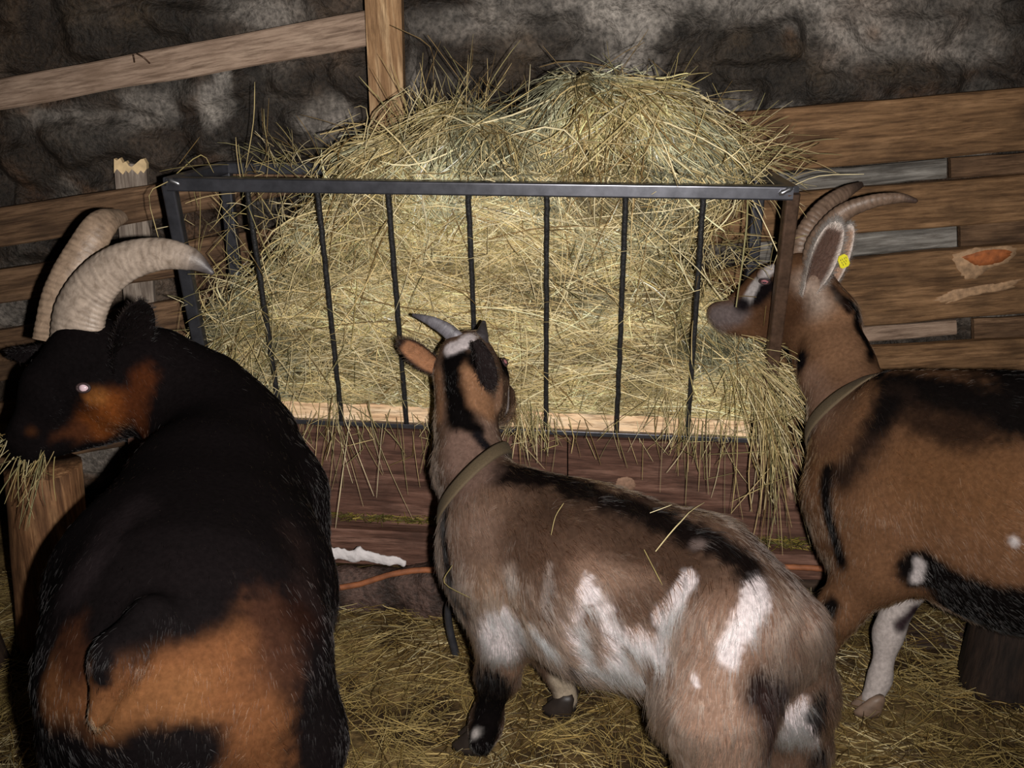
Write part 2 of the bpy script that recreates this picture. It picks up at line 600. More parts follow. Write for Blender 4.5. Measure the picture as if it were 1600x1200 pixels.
xs, zs = np.meshgrid(np.linspace(-2.6, 2.4, 501), np.linspace(-0.05, 2.15, 221), indexing='ij')
P = np.stack([xs, 0 * xs + WALL_Y, zs], -1)
mid_ = fbm(P, 7, 44, 4)
fine = np.clip((fbm(P, 26, 47, 4) - 0.5) * 1.7 + 0.5, 0, 1)
Wp = P + 0.16 * np.stack([fbm(P, 4, 71, 3) - 0.5, 0 * xs, fbm(P, 4, 72, 3) - 0.5], -1)
big = fbm(Wp, 3.2, 40, 4)
smear = fbm(Wp * [1, 1, 1.7], 6.5, 42, 5)
edge, idn = wall_colour(Wp, 3)
stone = sstep(0.02, 0.45, edge + (mid_ - 0.5) * 1.4)
st = srgb(72, 60, 50) * (0.45 + 1.1 * fine[..., None]) * (0.6 + 0.8 * idn[..., None])
w = (0.7 * sstep(0.52, 0.66, fbm(P, 5, 49, 4)))[..., None]
st = st * (1 - w) + srgb(98, 70, 48) * (0.5 + 1.0 * fine[..., None]) * w
grit = fbm(P, 75, 53, 2)[..., None]
mort = srgb(128, 120, 112) * (0.35 + 0.7 * fine[..., None] + 0.5 * grit)
w = (sstep(0.50, 0.66, smear) * (0.25 + 0.75 * sstep(0.36, 0.6, big)) * 0.8)[..., None]
c = st * (1 - w) + mort * w
soot = sstep(0.42, 0.62, fbm(Wp, 4.0, 52, 4))
c = c * (1 - 0.6 * soot[..., None])
def blot(px, py, r, sx=1.0, sz=1.0, rag=0.9):
    q = at(px, py, WALL_Y)
    d = np.hypot((P[..., 0] - q[0]) / sx, (P[..., 2] - q[2]) / sz) / r
    return 1 - sstep(0.55, 1.25, d + (mid_ - 0.5) * 2.0 * rag + (fine - 0.5) * 0.6)
lime = srgb(172, 163, 154)
for px, py, r, sx, sz, a in ((975, 80, 0.13, 1.0, 1.2, 0.8), (1030, 160, 0.14, 1.4, 0.5, 0.85), (1080, 20, 0.16, 2.2, 0.5, 0.6), (1330, 20, 0.13, 1.8, 0.6, 0.55), (1440, 70, 0.14, 1.6, 0.5, 0.55),
                             (1120, 165, 0.12, 1.6, 0.35, 0.7), (1300, 85, 0.10, 1.2, 0.8, 0.35), (330, 165, 0.055, 1.0, 1.2, 0.8), (350, 125, 0.04, 0.7, 1.3, 0.6), (235, 175, 0.06, 1.4, 0.8, 0.45), (120, 195, 0.09, 1.5, 0.7, 0.35),
                             (400, 20, 0.09, 1.4, 0.6, 0.45), (510, 190, 0.07, 1.0, 0.8, 0.55), (650, 130, 0.05, 0.6, 2.0, 0.6), (700, 45, 0.11, 1.3, 0.5, 0.35), (800, 30, 0.1, 1.6, 0.5, 0.3), (1480, 20, 0.12, 1.2, 1, 0.35)):
    w = (a * blot(px, py, r, sx, sz))[..., None]
    c = c * (1 - w) + lime * (0.25 + 0.75 * fine[..., None] + 0.55 * grit) * w
dark = srgb(46, 39, 32)
rock = np.zeros(xs.shape)
for px, py, r, sx, sz, a in ((1150, 90, 0.17, 1.5, 0.62, 0.97), (1230, 120, 0.13, 1.7, 0.5, 0.9), (1430, 115, 0.10, 1.6, 0.45, 0.8), (830, 90, 0.16, 1.3, 0.7, 0.75), (60, 40, 0.25, 1.6, 0.6, 0.7), (90, 235, 0.14, 1.6, 0.6, 0.7), (430, 150, 0.10, 1.4, 0.7, 0.6), (400, 230, 0.12, 1.6, 0.5, 0.5), (1500, 30, 0.13, 1.6, 0.5, 0.6), (250, 40, 0.12, 1.6, 0.5, 0.6)):
    w = a * blot(px, py, r, sx, sz, 0.6)
    rock = np.maximum(rock, w)
    w = w[..., None]
    c = c * (1 - w) + (dark * (0.45 + 1.2 * fine[..., None]) + srgb(60, 46, 30) * (0.8 * sstep(0.5, 0.7, mid_))[..., None]) * w
rel = 0.030 * stone + 0.020 * (mid_ - 0.5) + 0.010 * (fine - 0.5) + 0.02 * rock
P[..., 1] = WALL_Y + 0.03 - rel
grid_mesh('wall_back', P[::-1], np.clip(c, 0, 1)[::-1], M['stone'])

for nm, X, sg in (('wall_left', -2.6, 1), ('wall_right', 2.4, -1)):
    ys, zs = np.meshgrid(np.linspace(0.2, 2.85, 134), np.linspace(-0.05, 2.15, 111), indexing='ij')
    Q = np.stack([0 * ys + X, ys, zs], -1)
    Q2 = np.stack([ys, 0 * ys, zs], -1)
    e, i_ = wall_colour(Q2, 8)
    m = fbm(Q, 7, 64, 4); fn = fbm(Q, 30, 67, 3)
    s_ = sstep(0.03, 0.26, e + (m - 0.5) * 0.5)
    cc = srgb(112, 105, 100) * (1 - s_[..., None]) + srgb(46, 36, 28) * (0.4 + i_[..., None]) * s_[..., None]
    cc = cc * (0.6 + 0.8 * fn[..., None]) * 0.8
    Q[..., 0] = X + sg * (0.03 * s_ + 0.02 * (m - 0.5))
    grid_mesh(nm, Q[::-1] if sg > 0 else Q, cc, M['stone'])

def board(name, tl, tr, br, bl, depth, mat, Yf=2.73, wob=0.003, seed=0, ragged=0.0, n=40, Y2=None, upright=False):
    """a sawn board whose front face has these corners (as seen from the door) and stands Yf into the room"""
    Y2 = Yf if Y2 is None else Y2
    TL, TR, BR, BL = at(*tl, Yf), at(*tr, Y2), at(*br, Y2), at(*bl, Yf)
    if tr[0] >= 1640:                                   # boards run on past the edge of the view
        TR, BR = TR + (TR - TL) * 0.45 / (TR - TL)[0], BR + (BR - BL) * 0.45 / (BR - BL)[0]
    if tl[0] <= -60:
        TL, BL = TL - (TR - TL) * 0.5 / (TR - TL)[0], BL - (BR - BL) * 0.5 / (BR - BL)[0]
    ax = unit((TR + BR) - (TL + BL)); back = unit(np.cross((0, 0, 1), ax)); back = back if back[1] > 0 else -back
    bev = 0.004
    rings = []
    for i in range(n + 1):
        t = i / n
        q = np.array([[t * 4.0, seed, 0.0]])
        w1, w2 = (vnoise(q, 2.2, seed)[0] - 0.5) * 2 * wob, (vnoise(q, 2.2, seed + 50)[0] - 0.5) * 2 * wob
        top = TL * (1 - t) + TR * t + V(0, 0, w1); bot = BL * (1 - t) + BR * t + V(0, 0, w2)
        z = V(0, 0, 1)
        rings.append([bot + z * bev, top - z * bev, top + back * bev, top + back * (depth - bev), top - z * bev + back * depth, bot + z * bev + back * depth, bot + back * (depth - bev), bot + back * bev])
    R = np.array(rings)
    vs_ = R.reshape(-1, 3)
    k = 8
    f = [(i * k + j, i * k + (j + 1) % k, (i + 1) * k + (j + 1) % k, (i + 1) * k + j) for i in range(n) for j in range(k)]
    f += [tuple(range(k - 1, -1, -1)), tuple(n * k + j for j in range(k))]
    org = vs_.mean(0)
    ang = math.asin(np.clip(ax[2], -1, 1))
    me = mesh_from(name, vs_, f, smooth=False)
    o = bpy.data.objects.new(name, me); COL.objects.link(o)
    me.materials.append(mat)
    # local X runs along the board so the grain follows it
    yaw = math.atan2(ax[1], ax[0])
    Rm = Matrix.Rotation(yaw, 4, 'Z') @ Matrix.Rotation(-ang, 4, 'Y')
    if upright:
        Rm = Rm @ Matrix.Rotation(math.radians(-90), 4, 'Y')
    me.transform(Rm.inverted() @ Matrix.Translation(Vector(-org)))
    o.matrix_world = Matrix.Translation(Vector(org)) @ Rm
    return o

GL, GR = 'boards nailed along the left of the wall', 'boards nailed along the right of the wall'
# left of the rack
def bt(name, lab, *a, group=GL, cat='board', **k):
    return tag(board(name, *a, **k), lab, cat, group)
batten = bt('batten', 'long pale sloping batten high on the left of the stone wall', (-60, 134), (574, 16), (574, 72), (-60, 182), 0.03, M['batten'], 2.70, seed=1, group=None)
bt('plank', 'upper brown plank level with the broken slat and the horn tip', (-60, 334), (640, 228), (640, 272), (-60, 398), 0.028, M['plank_brown'], 2.70, seed=2)
bt('plank', 'middle brown plank behind the black goat\'s horns', (-60, 430), (480, 350), (480, 400), (-60, 486), 0.028, M['plank_brown'], 2.70, seed=3)
bt('plank', 'wide brown plank level with the black goat\'s ear', (-60, 528), (520, 426), (520, 512), (-60, 606), 0.028, M['plank_brown'], 2.70, seed=4)
bt('plank', 'lowest brown plank on the left, behind the black goat\'s face', (-60, 640), (560, 545), (560, 640), (-60, 740), 0.028, M['plank_brown'], 2.70, seed=5)
for (x0, y0), (x1, y1) in (((208, 86), (210, 97)), ((214, 84), (234, 99))):
    nb = MB().tube(catmull([at(x0, y0, 2.688), at((x0 + x1) / 2, (y0 + y1) / 2 - 2, 2.684), at(x1, y1, 2.694)], 8), 0.0022, 7).build('nail', M['rust'], None, None, smooth=True)
    nb.parent = batten; nb.matrix_parent_inverse = batten.matrix_world.inverted()
    nb['label'] = 'bent rusty nail'
# upright split slat behind those planks
sl = board('broken_slat', (178, 256), (228, 258), (250, 640), (206, 640), 0.018, M['slat'], 2.735, seed=6, n=6, upright=True)
tag(sl, 'upright grey slat with a splintered pale top behind the left planks', 'slat')
mb = MB()
xs_ = np.linspace(178, 229, 12)
hs = [251, 254, 250, 258, 255, 262, 264, 260, 256, 252, 251, 259]
for k in range(11):
    a, b = at(xs_[k], hs[k] - 3, 2.734), at(xs_[k + 1], hs[k + 1] - 3, 2.734)
    c_, d_ = at(xs_[k + 1], 264 + 2.2 * ((k * 7) % 5), 2.734), at(xs_[k], 264 + 2.2 * (((k - 1) * 7) % 5), 2.734)
    bk = V(0, 0.017, 0)
    mb.add([a, b, c_, d_, a + bk, b + bk, c_ + bk, d_ + bk], [(3, 2, 1, 0), (4, 5, 6, 7), (0, 1, 5, 4), (1, 2, 6, 5), (2, 3, 7, 6), (3, 0, 4, 7)])
sp = mb.build('splintered_end', M['split'], None, None)
sp.parent = sl; sp.matrix_parent_inverse = sl.matrix_world.inverted()
sp['label'] = 'pale splintered top'
# the upright post
po = board('post', (568, -40), (626, -40), (632, 222), (580, 226), 0.06, M['post'], 2.64, seed=7, n=14, upright=True)
tag(po, 'upright sawn post at top centre nailed over the end of the long batten', 'post')

# right of the rack
bt('plank', 'topmost and widest plank on the right, right of the hay', (1050, 184), (1640, 134), (1640, 233), (1050, 283), 0.03, M['plank_right'], 2.71, seed=11, group=GR)
bt('board', 'short grey board under the topmost right plank, ending before the corner', (1120, 280), (1479, 249), (1479, 279), (1120, 312), 0.02, M['plank_grey'], 2.74, seed=12, group=GR)
bt('board', 'dark stub of board in the right corner under the topmost plank', (1486, 248), (1640, 236), (1640, 270), (1486, 280), 0.02, M['plank_brown'], 2.738, seed=13, group=GR)
bt('plank', 'brown plank behind the tips of the brown goat\'s horns', (1060, 314), (1640, 272), (1640, 342), (1060, 388), 0.03, M['plank_right'], 2.71, seed=14, group=GR)
bt('board', 'grey weathered board right of the brown goat\'s ears', (1180, 380), (1495, 352), (1495, 386), (1180, 416), 0.02, M['plank_grey'], 2.74, seed=15, group=GR)
bt('board', 'dark grey stub of board in the right corner over the knotty plank', (1501, 351), (1640, 341), (1640, 377), (1501, 386), 0.02, M['plank_brown'], 2.738, seed=16, group=GR)
kn = bt('plank', 'brown plank with an orange scar and pale scrape right of the brown goat\'s neck', (1100, 424), (1640, 378), (1640, 488), (1100, 530), 0.03, M['plank_right'], 2.71, seed=17, group=GR)
bt('board', 'narrow pale board over a dark gap right of the brown goat\'s neck', (1180, 526), (1495, 501), (1495, 523), (1180, 549), 0.02, M['batten'], 2.738, seed=18, group=GR)
bt('board', 'narrow brown board stub right of the dark gap', (1522, 500), (1640, 492), (1640, 528), (1522, 534), 0.02, M['plank_brown'], 2.738, seed=19, group=GR)
bt('plank', 'lower brown plank just over the brown goat\'s back', (1100, 560), (1640, 528), (1640, 592), (1100, 628), 0.03, M['plank_right'], 2.71, seed=20, group=GR)
bt('plank', 'lowest right plank, mostly hidden behind the brown goat', (1100, 634), (1640, 600), (1640, 690), (1100, 722), 0.03, M['plank_right'], 2.71, seed=21, group=GR)

def scar_patch(name, outline, Y, mat, parent, lift=0.0015, rag=0.0):
    c0 = np.mean([at(*p, Y) for p in outline], axis=0)
    ring = []
    n_ = 56
    pts = catmull([at(*p, Y) for p in outline] + [at(*outline[0], Y)], n_)
    for i, p in enumerate(pts[:-1]):
        r = 1 + rag * (vnoise(np.array([[i * 0.9, 3.3, len(outline)]]), 1, 5)[0] - 0.5)
        ring.append(c0 + (p - c0) * r)
    ring = np.array(ring)
    inner = c0 + (ring - c0) * 0.6
    vs_ = np.vstack([ring + V(0, 0.002, 0), ring * 0.98 + c0 * 0.02 - V(0, lift, 0), inner - V(0, lift * 1.2, 0), [c0 - V(0, lift, 0)]])
    m = len(ring)
    f = []
    for L in range(2):
        f += [(L * m + k, L * m + (k + 1) % m, (L + 1) * m + (k + 1) % m, (L + 1) * m + k) for k in range(m)]
    f += [(2 * m + k, 2 * m + (k + 1) % m, 3 * m) for k in range(m)]
    o = link(name, mesh_from(name, vs_, f), mat, None, c0)
    o.parent = parent; o.matrix_parent_inverse = parent.matrix_world.inverted()
    return o
YS = 2.708
a = scar_patch('scrape', [(1488, 398), (1530, 388), (1586, 388), (1578, 408), (1545, 420), (1522, 436), (1500, 428)], YS, M['scrape'], kn, 0.0012, 0.25)
a['label'] = 'pale bare wood around the scar'
a = scar_patch('scar', [(1502, 402), (1540, 391), (1580, 392), (1566, 408), (1530, 415)], YS - 0.002, M['scar'], kn, 0.0014, 0.15)
a['label'] = 'orange heartwood scar'
a = scar_patch('scrape', [(1462, 466), (1500, 452), (1560, 443), (1592, 436), (1580, 450), (1520, 462), (1476, 474)], YS, M['scrape'], kn, 0.0012, 0.5)
a['label'] = 'long pale scrape under the scar'

# ------------------------------------------------------------------ trough boards and kerb under the rack
tb = tag(board('trough_board', (200, 652), (886, 685), (886, 842), (200, 792), 0.035, M['trough'], 2.44, Y2=2.375, seed=31), 'reddish dark board under the left half of the rack', 'board', 'dark boards under the rack')
tr_ = tag(board('trough_board', (888, 684), (1660, 718), (1660, 888), (888, 832), 0.035, M['trough'], 2.375, Y2=2.30, seed=32), 'dark grained board with pale knots under the right half of the rack', 'board', 'dark boards under the rack')
lb = tag(board('ledge_beam', (200, 806), (1310, 872), (1310, 908), (200, 868), 0.045, M['trough'], 2.39, Y2=2.275, seed=33, wob=0.005), 'rough beam with moss along its top at the foot of the trough', 'beam')
tag(board('foot_board', (900, 868), (1700, 905), (1700, 1075), (900, 1040), 0.04, M['sill'], 2.40, Y2=2.33, seed=34), 'blackish board at the foot of the wall behind the brown goat\'s forelegs', 'board')
tag(board('sill_beam', (1240, 1012), (1720, 1006), (1720, 1090), (1240, 1100), 0.10, M['sill'], 2.12, Y2=2.12, seed=35, wob=0.008), 'low black beam lying on the litter behind the brown goat\'s white foreleg', 'beam')

def lump(name, pts, r, cols, seed, label, cat, mat, h=0.012, squash=1.0):
    F_ = Field()
    F_.chain(pts, r, 0.05)
    D, lo = F_.grid(h)
    v, f = surface_nets(D, lo, h)
    nn = vert_normals(v, f)
    v = v + nn * ((fbm(v, 9, seed, 3) - 0.5) * 0.05 + (fbm(v, 30, seed + 2, 3) - 0.5) * 0.02)[:, None]
    q = fbm(v, 14, seed + 5, 4)[:, None]
    c = cols[0] * (1 - sstep(0.4, 0.6, q)) + cols[1] * sstep(0.4, 0.6, q)
    return tag(link(name, mesh_from(name, v, f, c), mat, None, v.mean(0) * [1, 1, 0]), label, cat)
for cx, cy, rx, ry in ((1246, 771, 17, 13), (978, 757, 16, 12)):
    yy = 2.375 + (2.30 - 2.375) * (cx - 888) / (1660 - 888)
    a = scar_patch('knot', [(cx + rx * math.cos(t), cy + ry * math.sin(t)) for t in np.linspace(0, 2 * math.pi, 9)[:-1]], yy - 0.001, M['knot'], tr_, 0.0014, 0.2)
    a['label'] = 'pale round knot'
lump('kerb_stone', [V(-0.60, 2.335, 0.03), V(-0.20, 2.315, 0.03), V(0.20, 2.285, 0.03)], [(0.045, 0.075)] * 3, (srgb(52, 38, 32), srgb(86, 66, 58)), 3, 'low rough dark stone kerb under the trough beside the cord', 'stone', M['stone'])
# flaking whitewash on the face of the kerb
F_ = Field(); F_.chain([at(505, 860, 2.265), at(560, 868, 2.26), at(632, 880, 2.25)], [(0.006, 0.013), (0.007, 0.018), (0.004, 0.010)], 0.01)
D, lo = F_.grid(0.003); v, f = surface_nets(D, lo, 0.003)
v = v + vert_normals(v, f) * ((fbm(v, 60, 7, 3) - 0.5) * 0.010)[:, None] + V(0, 0, 1) * ((fbm(v * [1, 0, 0], 55, 9, 3) - 0.5) * 0.018)[:, None]
tag(link('whitewash_flake', mesh_from('whitewash_flake', v, f), M['plaster'], None, v.mean(0)), 'white crust of flaking limewash on the kerb right of the black goat', 'plaster')
# cord along the kerb
cp = catmull([at(505, 922, 2.255), at(560, 913, 2.25), at(610, 898, 2.24), at(655, 891, 2.235), at(700, 892, 2.23), at(860, 900, 2.225), at(1050, 905, 2.24), at(1200, 888, 2.23), at(1262, 887, 2.225), at(1330, 894, 2.22)], 90)
tag(MB().tube(cp, 0.0075, 10, 0.08).build('cord', M['cord'], smooth=True), 'rusty orange cord running along the foot of the trough behind the middle goat', 'cord')
# moss and chaff on the ledge
def chaff(name, n, sampler, cols, L, label, cat, lift=0.01, kind='stuff', rad=0.0011, up=0.2):
    R, ax = sampler(n)
    d = unit(rng.normal(size=(n, 3)) * [1, 1, up] + ax)
    ln = L * (0.4 + rng.random(n))
    t = np.linspace(-0.5, 0.5, 5)[None, :, None]
    bend = unit(rng.normal(size=(n, 3)) * [1, 1, 0.4])[:, None, :]
    Pp = R[:, None, :] + d[:, None, :] * t * ln[:, None, None] + bend * (0.25 - t * t) * ln[:, None, None] * 0.35
    Pp[..., 2] += lift * rng.random((n, 1))
    cc = cols[rng.integers(0, len(cols), n)] * (0.7 + 0.6 * rng.random((n, 1)))
    return Pp, rad * (0.6 + 0.9 * rng.random(n)), cc
def led(n):
    t = rng.random(n)
    a, b = at(430, 812, 2.39), at(1330, 872, 2.27)
    R = a * (1 - t[:, None]) + b * t[:, None]
    R[:, 1] += 0.01 + 0.05 * rng.random(n)
    R[:, 2] += 0.008
    return R, V(0.8, 0, 0)
mossc = np.array([srgb(120, 108, 44), srgb(96, 92, 40), srgb(150, 130, 66), srgb(80, 70, 34)])
Pp, rr, cc = chaff('ledge_moss', 1500, led, mossc, 0.035, '', '', 0.012)
lm = tag(link('ledge_moss', stalk_mesh('ledge_moss', Pp, rr, cc), M['stalk']), 'yellow green moss and chaff along the top of the ledge beam', 'moss', kind='stuff')

# ------------------------------------------------------------------ stumps and the bent handle
def stump(name, base, h, r, label, lean=(0, 0), mat='stump', seed=0):
    n_, m_ = 26, 9
    vs_ = []
    for i in range(m_):
        t = i / (m_ - 1)
        for k in range(n_):
            a = 2 * math.pi * k / n_
            q = np.array([[math.cos(a) * 1.5, math.sin(a) * 1.5, t * 0.8 + seed]])
            rr = r * (1 + 0.28 * (fbm(q, 1.6, seed, 3)[0] - 0.5) + 0.14 * (1 - t) ** 2)
            vs_.append(V(base[0] + rr * math.cos(a) + lean[0] * t, base[1] + rr * math.sin(a) + lean[1] * t, base[2] + h * t))
    f = [(i * n_ + k, i * n_ + (k + 1) % n_, (i + 1) * n_ + (k + 1) % n_, (i + 1) * n_ + k) for i in range(m_ - 1) for k in range(n_)]
    f += [tuple(range(n_ - 1, -1, -1)), tuple((m_ - 1) * n_ + k for k in range(n_))]
    me = mesh_from(name, np.array(vs_), f)
    o = link(name, me, M[mat], None, base)
    # grain runs up the log: turn the local frame on its side
    Rm = Matrix.Rotation(math.radians(-90), 4, 'Y')
    me.transform(Rm.inverted()); o.rotation_euler = Rm.to_euler()
    return tag(o, label, 'stump')
stump('wooden_stump', (-1.115, 2.16, -0.01), 0.46, 0.085, 'weathered upright stump with pale worn wood under the black goat\'s chin', (0.02, 0.02), seed=3)
stump('wooden_stump', (-1.28, 2.05, -0.01), 0.30, 0.075, 'short dark stump at the left edge under the wisp of hay', (-0.04, 0.02), 'sill', seed=5)
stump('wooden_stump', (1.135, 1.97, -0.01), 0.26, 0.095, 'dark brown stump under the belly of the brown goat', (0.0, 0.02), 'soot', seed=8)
hb = on_floor(716, 1026)
hp = catmull([at(713, 1026, 2.10), at(703, 985, 2.10), at(700, 955, 2.10), at(706, 938, 2.10), at(716, 938, 2.10), at(722, 956, 2.10), at(725, 985, 2.10)], 40)
tag(MB().tube(hp, np.interp(np.linspace(0, 1, 40), [0, 0.1, 0.5, 1], [0.010, 0.0095, 0.0085, 0.005]), 12).build('bent_handle', M['iron'], smooth=True), 'dark shiny bent iron handle standing in the litter by the middle goat\'s chest', 'handle')

# ------------------------------------------------------------------ the hay rack
FTL, FTR = at(264, 287, 2.31), at(1238, 301, 2.18)
FBL, FBR = at(335, 652, 2.42), at(1192, 688, 2.30)
BTL, BTR = at(352, 262, 2.56), at(1187, 270, 2.46)
BBL, BBR = V(BTL[0], BTL[1] + 0.01, FBL[2]), V(BTR[0], BTR[1] + 0.01, FBR[2])
rack = bpy.data.objects.new('hay_rack', None)
COL.objects.link(rack)
rack.location = Vector((FBL + FBR + BBL + BBR) / 4)
tag(rack, 'dark steel hay rack with upright bars, heaped with hay on the trough', 'hay rack')
fr = MB().bar(FTL, FTR, 0.030, 0.030, bev=0.004).build('top_rail', M['iron'], rack, FTL); fr['label'] = 'front rail with a bright edge'
MB().bar(BTL, BTR, 0.028, 0.028, bev=0.004).build('top_rail', M['iron'], rack, BTL)
for nm, a, b in (('side_rail', FTL, BTL), ('side_rail', FTR, BTR)):
    MB().bar(a, b, 0.028, 0.028, bev=0.004).build(nm, M['iron'], rack, a)
for a, b, mt in ((FTL, FBL, 'iron'), (FTR, FBR, 'rust'), (BTL, BBL, 'iron'), (BTR, BBR, 'iron')):
    MB().bar(a, b, 0.030, 0.030, up=(0, 1, 0), bev=0.005).build('corner_post', M[mt], rack, a)
MB().bar(FBL, FBR, 0.016, 0.012, bev=0.002).build('bottom_rail', M['iron'], rack, FBL)
MB().bar(BBL, BBR, 0.016, 0.016, bev=0.002).build('bottom_rail', M['iron'], rack, BBL)
for a, b in ((FBL, BBL), (FBR, BBR)):
    MB().bar(a, b, 0.016, 0.016, bev=0.002).build('bottom_side_rail', M['iron'], rack, a)
for xt, xb in ((391, 443), (505, 541), (618, 644), (745, 756), (867, 862), (989, 970), (1106, 1078)):
    tt = (xt - 264) / (1238 - 264); tb_ = (xb - 335) / (1192 - 335)
    a, b = FTL * (1 - tt) + FTR * tt, FBL * (1 - tb_) + FBR * tb_
    pts = [a * (1 - t) + b * t + rng.normal(0, 0.0004, 3) for t in np.linspace(0, 1, 40)]
    MB().tube(pts, 0.0064, 8, 0.10).build('bar', M['rod'], rack, a, smooth=True)
    mbw = MB()
    vs_, f_ = sphere(b + V(0, -0.004, 0.004), 0.007, 8, 6); mbw.add(vs_, f_)
for p in (FTL, FTR):
    mbw = MB()
    sg = -np.sign(p[0])
    mbw.tube([p + V(sg * (0.004 + 0.007 * k), -0.0145, 0.013 - 0.0035 * k) for k in range(5)], [0.003, 0.006, 0.005, 0.006, 0.003], 9, 0.12)
    w_ = mbw.build('weld', M['weld'], rack, p, smooth=True); w_['label'] = 'bright weld bead'
dx = unit(FBR - FBL)
a, b = FBL + V(0.03, 0.026, 0.024), FBR + V(-0.03, 0.026, 0.024)
MB().bar(a, b, 0.028, 0.046, bev=0.003).build('floor_board', M['raw'], rack, (a + b) / 2)['label'] = 'raw pale board along the bottom of the rack'
# ------------------------------------------------------------------ goats
def fur_curves(name, roots, dirs, norms, length, cols, parent, rad=0.0005, droop=0.25, M_=4, org=None):
    n = len(roots)
    t = np.linspace(0, 1, M_)[None, :, None]
    L = length[:, None, None]
    d = unit(dirs)[:, None, :]
    g = np.array([0, 0, -1.0])
    P = roots[:, None, :] + L * t * d + L * t * t * droop * (g - norms[:, None, :] * 0.35)
    cu = bpy.data.hair_curves.new(name)
    cu.add_curves([M_] * n)
    org = np.array(parent.location) if org is None else np.array(org)
    cu.points.foreach_set('position', (P - org).astype(np.float32).ravel())
    ra = cu.attributes.get('radius') or cu.attributes.new('radius', 'FLOAT', 'POINT')
    rr = np.broadcast_to(np.linspace(1, 0.12, M_)[None, :] * np.broadcast_to(rad, (n,))[:, None], (n, M_))
    ra.data.foreach_set('value', rr.astype(np.float32).ravel())
    ca = cu.attributes.new('Col', 'FLOAT_COLOR', 'CURVE')
    c4 = np.ones((n, 4), np.float32); c4[:, :3] = cols
    ca.data.foreach_set('color', c4.ravel())
    cu.materials.append(M['fur'])
    o = bpy.data.objects.new(name, cu)
    COL.objects.link(o)
    o.parent = parent
    return o

